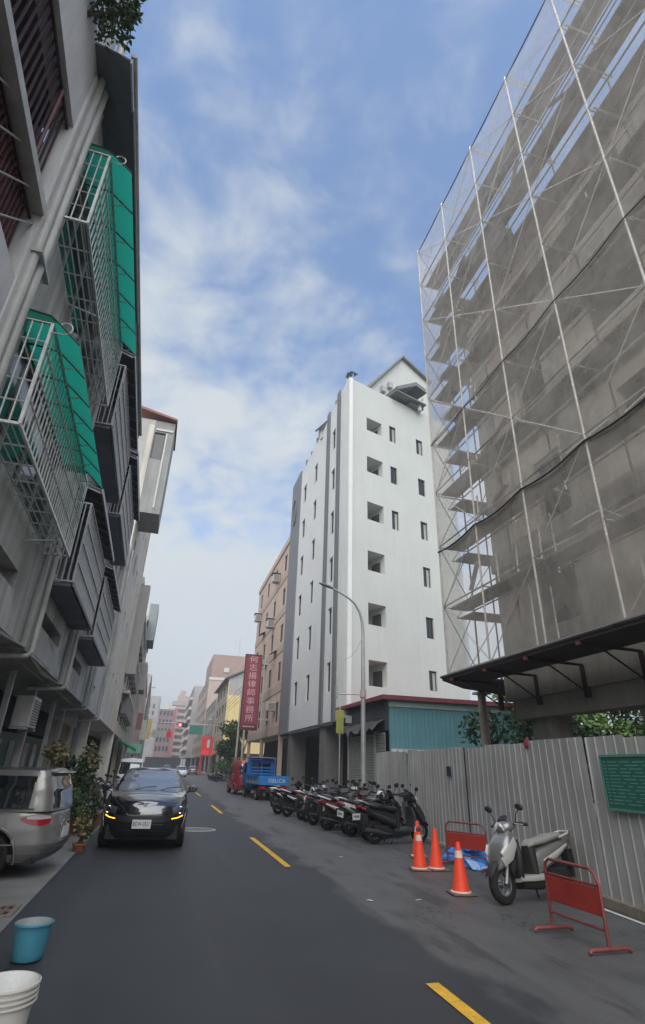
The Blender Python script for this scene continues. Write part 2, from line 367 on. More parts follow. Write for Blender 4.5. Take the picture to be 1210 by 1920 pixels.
# ---------------------------------------------------------------- generic building bits
def wallgrid(mb, plane, a0, a1, z0, z1, ops, d0, d1, mi=0):
    As = sorted({a0, a1, *[o[0] for o in ops], *[o[1] for o in ops]}); Zs = sorted({z0, z1, *[o[2] for o in ops], *[o[3] for o in ops]})
    As = [a for a in As if a0 <= a <= a1]; Zs = [z for z in Zs if z0 <= z <= z1]
    for i in range(len(Zs)-1):
        run = None
        for j in range(len(As)-1):
            ac, zc = (As[j]+As[j+1])/2, (Zs[i]+Zs[i+1])/2
            hole = any(o[0] < ac < o[1] and o[2] < zc < o[3] for o in ops)
            if not hole: run = [As[j], As[j+1]] if run is None else [run[0], As[j+1]]
            if (hole or j == len(As)-2) and run:
                if plane == 'x': mb.box(d0, d1, run[0], run[1], Zs[i], Zs[i+1], mi)
                else: mb.box(run[0], run[1], d0, d1, Zs[i], Zs[i+1], mi)
                run = None
    return mb
def window(th, plane, a0, a1, z0, z1, d, inn, fm=None, gm=None, fw=.05, mull=1, Mx=None, depth=.06):
    """d = plane of the frame's outer face, inn = sign of inward direction"""
    fm = fm or framed; gm = gm or glassd; fr = MB(); i2 = d + inn*depth
    def bx(a, b, z, zz, dd=None):
        if plane == 'x': fr.box(d, i2, a, b, z, zz)
        else: fr.box(a, b, d, i2, z, zz)
    bx(a0, a1, z0, z0+fw); bx(a0, a1, z1-fw, z1); bx(a0, a0+fw, z0+fw, z1-fw); bx(a1-fw, a1, z0+fw, z1-fw)
    for k in range(mull):
        c = a0 + (a1-a0)*(k+1)/(mull+1); bx(c-fw*.4, c+fw*.4, z0+fw, z1-fw)
    gl = MB(); q = d + inn*depth*.6
    if plane == 'x': gl.quad((q,a0,z0),(q,a1,z0),(q,a1,z1),(q,a0,z1))
    else: gl.quad((a0,q,z0),(a1,q,z0),(a1,q,z1),(a0,q,z1))
    if Mx: xf(fr, Mx); xf(gl, Mx)
    o = th.part('window', fr, fm); th.part('pane', gl, gm, parent=o, fix=False); return o
def ac_unit(label, base, frame=None, sx=.75, sy=.3, sz=.55, group='air conditioners on the walls', grille='y', roof=False):
    """box with fan grille, bracket; grille faces -y ('y') or +x ('x') or -x ('X')"""
    t = Thing('air_conditioner', label, 'air conditioner', base, 0, group, frame); x, y, z = base
    c = MB().box(x-sx/2, x+sx/2, y-sy/2, y+sy/2, z, z+sz); t.part('casing', c, acm, bevel=.015)
    gm_ = MB(); k = int(sz/.06)
    for i in range(k):
        zz_ = z+.05+i*(sz-.1)/k
        if grille == 'y': gm_.box(x-sx*.42, x+sx*.42, y-sy/2-.012, y-sy/2-.002, zz_, zz_+.025)
        elif grille == 'x': gm_.box(x+sx/2+.002, x+sx/2+.012, y-sy*.42, y+sy*.42, zz_, zz_+.025)
        else: gm_.box(x-sx/2-.012, x-sx/2-.002, y-sy*.42, y+sy*.42, zz_, zz_+.025)
    t.part('louvre', gm_, M('ac_louvre', (.16,.16,.155), .6) if 'ac_louvre' not in bpy.data.materials else bpy.data.materials['ac_louvre'])
    t.part('bracket', MB().box(x-sx/2, x+sx/2, y-sy/2-.03, y-sy/2+.01, z-.05, z-.005).box(x-sx/2, x+sx/2, y+sy/2-.01, y+sy/2+.03, z-.05, z-.005), steelg)
    if roof: t.part('hood', MB().box(x-sx/2-.1, x+sx/2+.1, y-sy/2-.1, y+sy/2+.1, z+sz+.1, z+sz+.14), canopyd)
    return t

# ---------------------------------------------------------------- left row houses (facade frame: u out to the street, y along, z up)
def row_house(label, y0, y1, slot, wm, roof=13.2, ops=(), extra_back=True):
    t = Thing('row_house', label, 'house', (0, y0, 0), 0, 'row houses on the left', LFR)
    ops2 = [o for o in ops] + [(slot[0], slot[1], 3.93, 4.20)]
    wallm = wallgrid(MB(), 'x', y0, y1, 3.37, roof, ops2, -.25, 0)
    t.part('wall', wallm, wm)
    t.part('soffit', MB().box(-6, -.25, y0, y1, 3.30, 3.52), concrete)
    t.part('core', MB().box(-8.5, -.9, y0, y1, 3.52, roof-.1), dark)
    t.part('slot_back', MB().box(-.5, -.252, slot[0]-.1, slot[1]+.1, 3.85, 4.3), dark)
    return t
def side_fill(t, y0, y1):      # slabs and cross walls behind open balconies
    pass
h1 = row_house('nearest grey row house with dark barred balcony and white slab edge', -1.5, 5.15, (1.2, 3.2), wallwhiteish, 13.0,
               [(-1.0, 4.87, 6.5, 9.3)])
h2 = row_house('grey row house carrying the two green roofed window cages', 5.15, 9.75, (6.6, 8.25), concrete_d, 10.8,
               [(5.5, 9.3, 4.95, 6.7), (5.5, 9.3, 8.05, 9.75)])
h3 = row_house('grey row house with pale patch under its slot, dark cages above', 9.75, 14.0, (10.15, 12.75), concrete_d, 10.8,
               [(10.1, 13.6, 4.95, 6.6), (10.1, 13.6, 8.1, 9.7)])
h4 = row_house('grey row house with dark cages, third along past the green cages', 14.0, 19.4, (14.6, 17.1), concrete_d, 10.8,
               [(14.4, 18.9, 4.95, 6.6), (14.4, 18.9, 8.1, 9.7)])
h5 = row_house('last grey row house before the tall cream block', 19.4, 24.4, (20.0, 21.8), wallgrey, 10.6,
               [(19.8, 23.9, 4.95, 6.6), (19.8, 23.9, 8.1, 9.7)])
# pale plaster patch below the slot of the third house
pp = MB(); edge = [(9.95,3.42),(13.9,3.42),(13.7,3.62),(13.0,3.66),(12.6,3.78),(12.1,3.74),(11.6,3.86),(11.0,3.82),(10.5,3.95),(10.05,3.97)]
pp.prism(edge, 'x', .001, .006); h3.part('plaster_patch', pp, conc_patch)
# pilasters, pipes
for (t, yb) in ((h2, 9.75), (h3, 14.0), (h4, 19.4), (h5, 24.3)):
    t.part('pilaster', MB().box(-.02, .10, yb-.32, yb-.02, 3.30, 10.7), concrete_d)
    t.part('downpipe', MB().tube([(.16, yb-.12, 10.5), (.16, yb-.12, 3.32), (.12, yb-.14, 3.24), (-.6, yb-.3, 3.16)], .045, 8), pipem, smooth=60)
    for k in range(2):
        t.part('cable', MB().tube([(.05+.03*k, yb-.4-.05*k, 5.0), (.06, yb-.42-.06*k, 4.2), (.05, yb-.38-.05*k, 3.4), (.02, yb-.5, 3.27)], .012, 5), cablew)
# pipes on the nearest house
for k, (u, dy, z0, z1, r, mt) in enumerate(((.07, 5.00, 3.3, 11.2, .05, pipem), (.09, 5.16, 3.3, 12.2, .06, pipem), (.06, 5.34, 4.4, 10.5, .05, pipeg))):
    h1.part('downpipe', MB().tube([(u, dy, z0), (u, dy, z1)], r, 10), mt, smooth=60)
h1.part('pipe_clamp', MB().box(.0, .16, 4.93, 5.42, 7.02, 7.06), framew)
h1.part('pilaster', MB().box(-.02, .04, 4.88, 5.5, 3.3, 10.6), wallwhiteish)
# underside wires along the overhang
for k in range(4):
    p = [(.03-.05*k, 5.4+.1*k, 3.34), (.03, 7.0, 3.29-.03*k), (.03+.02*k, 9.4, 3.33), (.03, 11.5, 3.28-.02*k), (.02, 13.7, 3.31)]
    h2.part('cable', MB().tube(p, .016, 5), cablew if k % 2 else cablem)
# ground floor: posts, green doors, back walls
for k, (t, ya, yb) in enumerate(((h2, 5.2, 9.75), (h3, 9.75, 14.0), (h4, 14.0, 19.4), (h5, 19.4, 24.4))):
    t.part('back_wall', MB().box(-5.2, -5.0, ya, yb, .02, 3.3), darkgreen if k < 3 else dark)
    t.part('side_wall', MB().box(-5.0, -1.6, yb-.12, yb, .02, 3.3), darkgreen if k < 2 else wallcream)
    t.part('post', MB().box(-.62, -.48, yb-.2+.35*(k==1), yb-.06+.35*(k==1), .02, 3.3), pipeg)
    t.part('post', MB().box(-.60, -.50, yb-2.1, yb-2.0, .02, 3.3), framew)
    dr = t.part('door', MB().box(-1.62, -1.56, ya+.3, yb-.3, .05, 2.4), darkgreen)
    for q in range(3):
        yy = ya+.3+(yb-ya-.6)*(q+.5)/3
        t.part('panel', MB().box(-1.555, -1.54, yy-.35, yy+.35, .5, 2.2), M('door_glass%d' % k, (.02,.05,.04), .2, 0, .2, 3, spec=.6) if q == 0 else bpy.data.materials['door_glass%d' % k], parent=dr)
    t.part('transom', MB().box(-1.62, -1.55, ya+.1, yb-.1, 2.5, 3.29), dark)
rs = Thing('red_signboard', 'small red board inside the green shopfront above the van roof', 'sign', (-1.5, 9.6, 1.9), frame=LFR)
rs.part('board', MB().box(-1.52, -1.48, 8.6, 10.6, 1.78, 2.02), M('red_board', (.45,.03,.04), .5))
ac_unit('white barred outdoor air conditioner hanging under the overhang above the van', (-.45, 13.55, 2.35), LFR, .35, .85, .62, grille='x')
ac_unit('pale air conditioner hanging under the overhang at the left edge', (-.45, 8.9, 2.4), LFR, .35, .85, .62, grille='x')

# nearest house balcony: white slab edge, dark slats, rails
h1.part('slab_edge', MB().box(-.3, .07, -1.5, 4.86, 7.52, 7.66), pipem)
slatm = M('slat_dark_maroon', (.055,.028,.034), .65, .2, .3, 6, .1)
slat = MB().box(-.010, .010, -.011, .011, 0, 1.62).mesh('slat', slatm)
for i in range(44):
    h1.inst('slat', slat, (-.10, -.4 + i*.12, 7.67))
slat2 = MB().box(-.012, .012, -.014, .014, 0, 1.0).mesh('slat', rustm)
for i in range(44):
    h1.inst('slat', slat2, (-.12, .9 + i*.09, 6.5))
for z in (6.62, 7.42, 7.8, 9.22): h1.part('rail', MB().box(-.08, -.05, -1, 4.87, z, z+.035), slatm)
h1.part('rail', MB().tube([(-.05, 4.4, 7.8), (-.05, 4.4, 9.25)], .022, 6), rustm)
h1.part('parapet', MB().box(-.2, .02, -1.5, 4.87, 5.9, 6.5), wallwhiteish)
for i in range(6): h1.part('wire', MB().tube([(-.02, 1.6+i*.5, 6.5), (-.02, 2.5+i*.5, 7.5)], .012, 5), cablew)
h1.part('balcony_back', MB().box(-1.2, -1.1, -1.5, 5.1, 6.4, 9.5), M('maroon_panel', (.05,.028,.034), .7, 0, .2, 2))
h1.part('balcony_ceiling', MB().box(-1.2, -.26, -1.5, 5.0, 9.3, 9.42), M('balcony_soffit', (.10,.095,.09), .8))
ac_unit('white air conditioner behind dark balcony slats at the top left', (-.40, 3.55, 7.95), LFR, .30, .72, .55, grille='x')
# canopies above (dark metal)
def canopy(t, ya, yb, z, u=.55, dz=.12, mt=None, th=.04, ribs=True):
    c = t.part('canopy', MB().prism([(-.02, z+dz), (u, z), (u, z+th), (-.02, z+dz+th)], 'y', ya, yb), mt or canopyd)
    if ribs:
        rb = MB()
        n = int((yb-ya)/.5)
        for i in range(n+1):
            yy = ya+.02+(yb-ya-.08)*i/max(1, n); rb.prism([(0, z+dz-.045), (u-.02, z-.045), (u-.02, z-.002), (0, z+dz-.002)], 'y', yy, yy+.035)
        t.part('ribs', rb, steelg, parent=c, kind='stuff')
    t.part('lip', MB().box(u-.0, u+.025, ya, yb, z-.05, z+th+.01), steelg, parent=c)
    return c
canopy(h1, 4.55, 5.2, 10.62, .50, .15, ribs=False)
canopy(h2, 5.2, 9.78, 10.72, .50, .15, ribs=False)
canopy(h3, 9.8, 14.6, 10.72, .46, .15)
canopy(h4, 15.0, 19.0, 10.4, .50, .15)
h2.part('gutter_pipe', MB().tube([(.52, 4.55, 10.78), (.52, 14.6, 10.78)], .045, 8), pipem, smooth=60)
h2.part('parapet', MB().box(-.25, -.05, 5.2, 9.75, 10.8, 11.9), concrete_d)
# grille cages -------------------------------------------------------------
def cage(t, ya, yb, z0, z1, mt, u=.55, nb=26, nh=3, roof=None, tray=True, side_n=5, each=True, awn=None):
    fr = MB(); r = .016
    for yy in (ya, yb):
        for uu in (.02, u): fr.box(uu-r, uu+r, yy-r, yy+r, z0, z1)
        for zz_ in (z0, z1): fr.box(.02, u, yy-r, yy+r, zz_-r, zz_+r)
    for zz_ in (z0, z1): fr.box(u-r, u+r, ya, yb, zz_-r*1.01, zz_+r*1.01)
    c = t.part('window_cage', fr, mt)
    vb = MB().tube([(0,0,0),(0,0,z1-z0)], .0095, 5).mesh('bar', mt, fix=False)
    hb = MB().tube([(0,0,0),(0,yb-ya,0)], .011, 5).mesh('bar', mt, fix=False)
    sb = MB().tube([(0,0,0),(u,0,0)], .0105, 5).mesh('bar', mt, fix=False)
    bb = MB().tube([(0,0,0),(0,yb-ya,0)], .0105, 5).mesh('bar', mt, fix=False)
    if each:
        for i in range(1, nb): t.inst('bar', vb, (u, ya+(yb-ya)*i/nb, z0), parent=c)
        for i in range(1, nh+1): t.inst('bar', hb, (u+.004, ya, z0+(z1-z0)*i/(nh+1)), parent=c)
        for k in range(1, side_n):
            for yy in (ya, yb): t.inst('bar', vb, (u*k/side_n, yy, z0), parent=c)
        for k in range(1, 5):
            for yy in (ya, yb): t.inst('bar', sb, (0, yy, z0+(z1-z0)*k/5), parent=c)
        for k in range(1, 5): t.inst('bar', bb, (u*k/5, ya, z0), parent=c)
        for k in range(1, 9): t.inst('bar', sb, (0, ya+(yb-ya)*k/9, z0-.01), parent=c)
    else:
        g_ = MB()
        for i in range(1, nb): g_.box(u-.012, u+.012, ya+(yb-ya)*i/nb-.012, ya+(yb-ya)*i/nb+.012, z0, z1)
        for i in range(1, nh+1): g_.box(u-.002, u+.02, ya, yb, z0+(z1-z0)*i/(nh+1)-.014, z0+(z1-z0)*i/(nh+1)+.014)
        for k in range(1, side_n):
            for yy in (ya, yb): g_.box(u*k/side_n-.01, u*k/side_n+.01, yy-.01, yy+.01, z0, z1)
        t.part('bars', g_, mt, parent=c)
    if tray:
        t.part('tray', MB().box(.01, u-.02, ya+.02, yb-.02, z0-.09, z0-.03), canopyd, parent=c)
    return c
def green_awning(t, ya, yb, zc, u=.55, out=.36):
    # curved corrugated hood, one sheet per bay
    n = 6; prof = []
    for i in range(9):
        a = i/8; uu = .02 + (u+out-.02)*a; zz_ = zc + .12 - .12*a**2.0 - .24*max(0, a-.5)/.5
        prof.append((uu, zz_))
    for k in range(n):
        y0_, y1_ = ya+(yb-ya)*k/n+.012, ya+(yb-ya)*(k+1)/n-.012; mb = MB(); q = 13
        for i, (uu, zz_) in enumerate(prof):
            for j in range(q): mb.v.append((uu, y0_+(y1_-y0_)*j/(q-1), zz_+.012*math.sin(j*math.pi)))
            for j in range(q): mb.v[-q+j] = (uu, mb.v[-q+j][1], zz_ + .010*(1 if j % 2 else -1))
        for i in range(len(prof)-1):
            for j in range(q-1): mb.face((i*q+j, i*q+j+1, (i+1)*q+j+1, (i+1)*q+j))
        t.part('awning_sheet', mb, greenpl, smooth=50, fix=False)
    # gable sheets closing the ends
    for yy in (ya+.005, yb-.005):
        t.part('awning_end', MB().prism([(.02, zc-.02), (u, zc-.02)] + [p for p in reversed(prof[:6])], 'y', yy-.003, yy+.003), greenpl)
    for k in range(n+1):
        yy = ya+(yb-ya)*k/n; pts = [(uu, yy, zz_-.02) for uu, zz_ in prof]
        t.part('awning_rib', MB().tube(pts, .012, 5), M('awning_rib', (.05,.07,.07), .5) if 'awning_rib' not in bpy.data.materials else bpy.data.materials['awning_rib'])
        # scroll bracket under the hood
        sc_ = [(u+.01, yy, zc-.16)]
        for i in range(15):
            a = -math.pi*.5 + i*math.pi*1.5/14; rr = .11-.005*i; sc_.append((u+.13+rr*math.cos(a), yy, zc-.05+rr*math.sin(a)))
        t.part('scroll_bracket', MB().tube(sc_, .009, 5), steelw)
cage(h2, 5.2, 9.25, 4.86, 6.25, steelw, .42, 30, 3, side_n=4, tray=False); green_awning(h2, 5.18, 8.85, 6.27, .42, .33)
cage(h2, 5.2, 9.25, 8.0, 9.42, steelw, .42, 30, 3, side_n=4, tray=False); green_awning(h2, 5.18, 9.05, 9.45, .42, .33)
h2.part('brace', MB().tube([(.0, 6.6, 7.9), (.40, 7.2, 8.3)], .014, 6), steelw)
h2.part('brace', MB().tube([(.0, 8.0, 4.6), (.40, 8.6, 4.9)], .014, 6), steelw)
# windows inside the openings of the row
for t, ya, yb in ((h2, 5.5, 9.3), (h3, 10.1, 13.6), (h4, 14.4, 18.9), (h5, 19.8, 23.9)):
    for z0, z1 in ((4.95, 6.6), (8.1, 9.7)): window(t, 'x', ya, yb, z0, z1, -.12, -1, framew, glassd, .05, 3)
# solid tan wall parts in the openings and laundry colour behind the lower cage
for t, (ya, yb), zz_ in ((h3, (9.9, 13.6), 4.62), (h3, (9.9, 13.6), 8.0), (h4, (14.3, 18.6), 4.55), (h4, (14.3, 18.6), 7.95)):
    c = cage(t, ya, yb, zz_, zz_+1.55, steelg, .46, 20, 3, each=False)
    canopy(t, ya-.1, yb+.25, zz_+1.8, .60, .2)
    t.part('tray_front', MB().box(.47, .495, ya, yb, zz_-.09, zz_-.02), canopyd, parent=c)
# plants on top left corner
def leaves(mb, c, rad, n, size, rnd, flat=.5):
    for _ in range(n):
        while True:
            p = Vector((rnd.uniform(-1,1), rnd.uniform(-1,1), rnd.uniform(-1,1)))
            if p.length < 1 and rnd.random() < .25 + p.length: break
        p = Vector((c[0]+p.x*rad[0], c[1]+p.y*rad[1], c[2]+p.z*rad[2]))
        d = Vector((rnd.gauss(0,1), rnd.gauss(0,1), rnd.gauss(0,.6))).normalized(); s_ = Vector((rnd.gauss(0,1), rnd.gauss(0,1), rnd.gauss(0,1))).cross(d).normalized()
        L = size*rnd.uniform(.6, 1.3); W = L*.28
        mb.add([p, p+d*L*.5+s_*W, p+d*L, p+d*L*.5-s_*W], [(0,1,2,3)])
leafd = leafmat('leaf_dark', (.035,.065,.025)); leafm = leafmat('leaf_mid', (.055,.105,.03)); leafl = leafmat('leaf_light', (.13,.23,.05)); leafy = leafmat('leaf_yellow', (.25,.22,.11), .3)
barkm = M('bark', (.10,.075,.055), .9, 0, .25, 6, bump=.3)
potm = M('terracotta', (.32,.12,.07), .8, 0, .2, 6)
def plant(name, label, base, blobs, n, size, mat, stems=4, pot=None, group=None, cat='plant', frame=None, lmats=None):
    rnd = random.Random(hash(label) % 9999 if False else len(label)*31+int(base[1]*10))
    t = Thing(name, label, cat, base, 0, group, frame); x, y, z = base
    zb = z
    if pot:
        w_, h_ = pot; t.part('pot', MB().lathe([(w_*.72, 0), (w_, h_), (w_*1.08, h_), (w_*1.08, h_-.04), (w_*.9, h_-.05), (0, h_-.06)], 14, base), potm, smooth=40); zb = z+h_-.05
    st = MB()
    for i in range(stems):
        c, r = blobs[i % len(blobs)]; st.tube([(x+rnd.uniform(-.05,.05), y+rnd.uniform(-.05,.05), zb), (x+(c[0])*.5+rnd.uniform(-.08,.08), y+c[1]*.5, (zb+z+c[2])/2), (x+c[0], y+c[1], z+c[2])], [.022, .015, .006], 5)
    t.part('stems', st, barkm)
    for i, (c, r) in enumerate(blobs):
        mb = MB(); leaves(mb, (x+c[0], y+c[1], z+c[2]), r, n, size, rnd); t.part('foliage', mb, (lmats or [mat])[i % len(lmats or [mat])], fix=False)
    return t
plant('rooftop_plant', 'green plants growing on the ledge at the very top left', (.02, 4.1, 10.45), [((.1,.1,.3),(.22,.3,.3)), ((.3,.2,.5),(.2,.25,.25)), ((.1,-.3,.4),(.25,.4,.35)), ((.42,.05,.62),(.12,.15,.25))], 200, .09, leafm, 5, frame=LFR)
# ---------------------------------------------------------------- left, farther buildings
t = Thing('apartment_block', 'tall cream apartment block with a grey boxed-in top balcony, left side', 'building', (0, 24.4, 0), frame=LFR, group='buildings along the left side')
ops = []
for zf in (4.6, 7.7, 10.8, 13.9):
    for yw in (26.2, 28.6, 31.2, 33.8, 36.0): ops.append((yw, yw+.7, zf, zf+1.1))
t.part('wall', wallgrid(MB(), 'x', 24.42, 37.8, 3.4, 17.6, ops, -.25, 0), wallcream)
t.part('core', MB().box(-9, -.25, 24.5, 37.8, 3.4, 17.5), wallcream)
for o in ops: window(t, 'x', *o, -.05, -1, framed, glassd, .05, 1)
t.part('soffit_post', MB().box(-.6, -.25, 37.2, 37.7, .02, 3.4), wallcream); t.part('soffit_post', MB().box(-.6, -.25, 24.9, 25.4, .02, 3.4), wallcream)
t.part('ground_wall', MB().box(-2.2, -2.0, 24.45, 37.7, .02, 3.4), M('tan_wall', (.34,.28,.22), .8, 0, .2, 1.5))
t.part('doorway', MB().box(-1.99, -1.95, 30.2, 31.4, .02, 2.6), M('brown_door', (.10,.05,.03), .6))
bx = t.part('balcony_box', wallgrid(MB(), 'y', -.8, 1.0, 12.7, 17.9, [(.05, .62, 15.6, 17.2)], 24.45, 24.6).box(.9, 1.0, 24.6, 27.0, 12.7, 17.9).box(-.8, 1.0, 24.45, 27, 12.6, 12.698).box(-.8, .9, 26.9, 27.0, 12.7, 17.9), M('grey_cladding', (.31,.31,.30), .7, 0, .12, 1, streak=.15))
window(t, 'y', .05, .62, 15.6, 17.2, 24.5, 1, framed, glassd, .05, 0)
t.part('balcony_inner', MB().box(-.75, .0, 24.44, 24.449, 12.7, 17.9), wallgrey)
t.part('ledge', MB().box(.1, .95, 24.40, 24.449, 17.3, 17.42).box(.62, .7, 24.42, 24.448, 12.9, 17.2), framew)
t.part('roof_edge', MB().prism([(-1.4, 18.45), (1.08, 17.95), (1.08, 18.06), (-1.4, 18.6)], 'y', 24.2, 27.3), M('red_roof_edge', (.30,.13,.11), .7))
def simple_block(name, label, y0, y1, ztop, wm, u0=0, floors=4, zb=3.4, n=5, frame=LFR, side=-1, depth=9, grp='buildings along the left side', wnd=.9, boxes=(), roof=True, gm=None):
    """side -1: building on the left (facade looks to +u)"""
    t = Thing(name, label, 'building', (u0, y0, 0), 0, grp, frame); ops = []; hf = (ztop-zb)/floors; s_ = side
    for k in range(floors):
        for j in range(n):
            yc = y0 + (y1-y0)*(j+.5)/n; ops.append((yc-wnd*(y1-y0)/n*.3, yc+wnd*(y1-y0)/n*.3, zb+hf*k+hf*.3, zb+hf*k+hf*.78))
    a, b = (u0-.3, u0) if s_ < 0 else (u0, u0+.3)
    t.part('wall', wallgrid(MB(), 'x', y0, y1, zb, ztop, ops, a, b), wm)
    c0, c1 = (u0-depth, u0-.3) if s_ < 0 else (u0+.3, u0+depth)
    t.part('core', MB().box(c0, c1, y0, y1, zb, ztop-.05), wm)
    for o in ops: window(t, 'x', *o, (u0-.06 if s_ < 0 else u0+.06), s_, framed, glassd, .07, 1)
    if zb > .5:
        for yy in (y0+.3, (y0+y1)/2, y1-.8): t.part('column', MB().box(a, b, yy, yy+.5, .02, zb), wm)
        t.part('shopfront', MB().box(c0 if s_ < 0 else u0+2, u0-2 if s_ < 0 else c1, y0, y1, .02, zb), dark)
    if roof: t.part('parapet', MB().box(min(a,c0)-.0, max(b,c1)+.12 if s_ < 0 else max(b,c1), y0, y1, ztop, ztop+.5) if s_ < 0 else MB().box(u0-.12, c1, y0, y1, ztop, ztop+.5), wm)
    return t
a4 = simple_block('apartment_block', 'grey block with blank jutting side wall, behind the cream block on the left', 38.2, 56, 13.2, wallcream, .0, 4, 3.4, 5)
a4.part('jutting_wall', MB().box(-2, .62, 38.15, 39.2, 7.0, 13.1), fargrey)
a4.part('stair_bay', MB().box(0, .5, 39.2, 56, 11.8, 12.1).box(0, .45, 39.2, 56, 8.8, 9.0).box(0, .45, 39.2, 56, 5.9, 6.1), wallcream)
for k in range(5):
    for z in (4.7, 7.5, 10.4): a4.part('balcony_grille', MB().box(.02, .42, 40.2+k*3.1, 42.4+k*3.1, z, z+1.25), M('far_grille', (.22,.22,.22), .6) if 'far_grille' not in bpy.data.materials else bpy.data.materials['far_grille'])
a4.part('green_awning', MB().prism([(-.0, 3.3), (1.2, 2.75), (1.2, 2.6), (0, 3.2)], 'y', 45, 55), M('green_awning_cloth', (.03,.30,.14), .6))
a5 = simple_block('apartment_block', 'pale block with a grey box jutting at its top, far left side', 57, 76, 15.0, fargrey, .1, 4, 3.4, 5)
a5.part('box_balcony', MB().box(.1, 1.0, 59, 64, 13.4, 17.3), M('grey_green_metal', (.26,.30,.30), .6)); a5.part('box_balcony', MB().box(.1, .7, 68, 73, 9.4, 12.3), fargrey)
simple_block('apartment_block', 'small pinkish block near the far end of the left side', 77, 118, 13.5, pinkm, .3, 4, 3.4, 8)
simple_block('apartment_block', 'distant tan block left of the traffic light', 120, 190, 18, fargrey, .6, 4, 3.4, 9)

# ---------------------------------------------------------------- right: site fence
FA = (6.55, 5.5); FB = (8.07, 20.84)
FRZ = -math.atan2(FB[0]-FA[0], FB[1]-FA[1]); FFR = (FA[0], FA[1], FRZ); FLEN = math.hypot(FB[0]-FA[0], FB[1]-FA[1])
zinc = M('zinc_sheet', (.41,.405,.395), .55, .12, .16, .9, .05, 30, streak=.16, tint=((.24,.215,.19), .8, .6, .45))
fe = Thing('site_fence', 'grey ribbed sheet metal hoarding along the building site', 'fence', (0, -4, 0), frame=FFR)
pw = .96; n = int((FLEN+4)/pw)+1
pm = MB(); prof = []
for k in range(4):
    s0 = k*.24; prof += [(0, s0), (0, s0+.185), (-.014, s0+.197), (-.014, s0+.222), (0, s0+.234)]
prof.append((0, .958))
for u, s_ in prof: pm.v += [(u, s_, 0), (u, s_, 1)]
for i in range(len(prof)-1): pm.face((2*i, 2*i+2, 2*i+3, 2*i+1))
b0 = len(pm.v)
for u, s_ in prof: pm.v += [(u+.006, s_, 0), (u+.006, s_, 1)]
for i in range(len(prof)-1): pm.face((b0+2*i, b0+2*i+1, b0+2*i+3, b0+2*i+2))
pme = pm.mesh('fence_panel', zinc, fix=False)
rnd = random.Random(3)
for i in range(n):
    s0 = -4 + i*pw; h = 2.34 + rnd.uniform(-.03, .03) + (.02 if s0 > 8 else 0)
    o = fe.inst('fence_panel', pme, (rnd.uniform(-.008, .008), s0, .07), rot=(rnd.uniform(-.004,.004), rnd.uniform(-.012,.012), rnd.uniform(-.008,.008)), scale=(1, 1, h-.07))
for i in range(8): fe.part('post', MB().box(.03, .10, -4+i*2.88, -3.93+i*2.88, .0, 2.25), steelg)
fe.part('rail', MB().box(.05, .09, -4, FLEN, 1.9, 1.95).box(.05, .09, -4, FLEN, .5, .55), steelg)
kb = struct('site_kerb', MB().add([(0,0,0)]*0, []), concrete) if False else None
k1 = MB(); Mx = Matrix.Translation((FA[0], FA[1], 0)) @ Matrix.Rotation(FRZ, 4, 'Z')
k1.box(-.10, .05, -4, 5.2, .004, .13); xf(k1, Mx); struct('kerb', k1, M('kerb_stained', (.20,.17,.135), .85, 0, .25, 4, bump=.3))
k2 = MB().box(-.05, .12, 5.3, FLEN, .004, .07); xf(k2, Mx); struct('fence_footing', k2, concrete)
fe.part('seam', MB().box(-.026, -.012, 7.62, 7.66, .07, 2.34), dark)
wl = MB().quad((-.24,-4,.007),(-.17,-4,.007),(-.17,4.4,.007),(-.24,4.4,.007)); xf(wl, Mx); struct('edge_line', wl, whitep, fix=False, parent=roado)
gb = Thing('notice_board', 'green notice board with pale rows of text on the metal hoarding', 'notice board', (-.05, 1.3, 1.3), frame=FFR)
gb.part('board', MB().box(-.045, -.03, .5, 2.30, 1.33, 2.05), M('board_green', (.02,.135,.10), .5, 0, .1, 4))
gb.part('frame', MB().box(-.055, -.026, .48, 2.32, 2.04, 2.075).box(-.055, -.026, .48, 2.32, 1.305, 1.34).box(-.054, -.027, 2.285, 2.32, 1.34, 2.04), M('board_frame', (.10,.25,.20), .5))
tx = MB(); rnd = random.Random(5)
for r in range(13):
    z = 1.40+r*.047; y = 2.24
    tx.box(-.0475, -.0455, y-.05, y, z, z+.014); y -= .1
    while y > .85:
        L = rnd.uniform(.08, .3); tx.box(-.0475, -.0455, y-L, y, z+rnd.uniform(0,.003), z+.013); y -= L+rnd.uniform(.02, .12)
gb.part('text_rows', tx, M('board_text', (.16,.36,.31), .6))
sb = Thing('meter_box', 'small dark blue box fixed high on the hoarding', 'box', (-.05, 8.6, 1.7), frame=FFR)
sb.part('case', MB().box(-.09, -.03, 8.56, 8.72, 1.66, 1.90), M('dark_blue', (.02,.025,.06), .5), bevel=.008); sb.part('flap', MB().box(-.097, -.091, 8.58, 8.70, 1.72, 1.88), M('darker_blue', (.012,.014,.035), .4))
rg = Thing('red_rag', 'small dark red rag hooked on the hoarding edge', 'rag', (.0, 4.55, 2.3), frame=FFR)
mb = MB(); rnd = random.Random(8)
mb.loft([((-.03,4.55,2.24),(.02,0,0),(0,.05,0)), ((-.035,4.55,2.3),(.035,0,0),(0,.07,0)), ((0,4.56,2.37),(.05,0,0),(0,.06,0)), ((.02,4.56,2.43),(.02,0,0),(0,.03,0))], 10, 2); rg.part('cloth', mb, M('rag_red', (.20,.03,.04), .9), smooth=60)

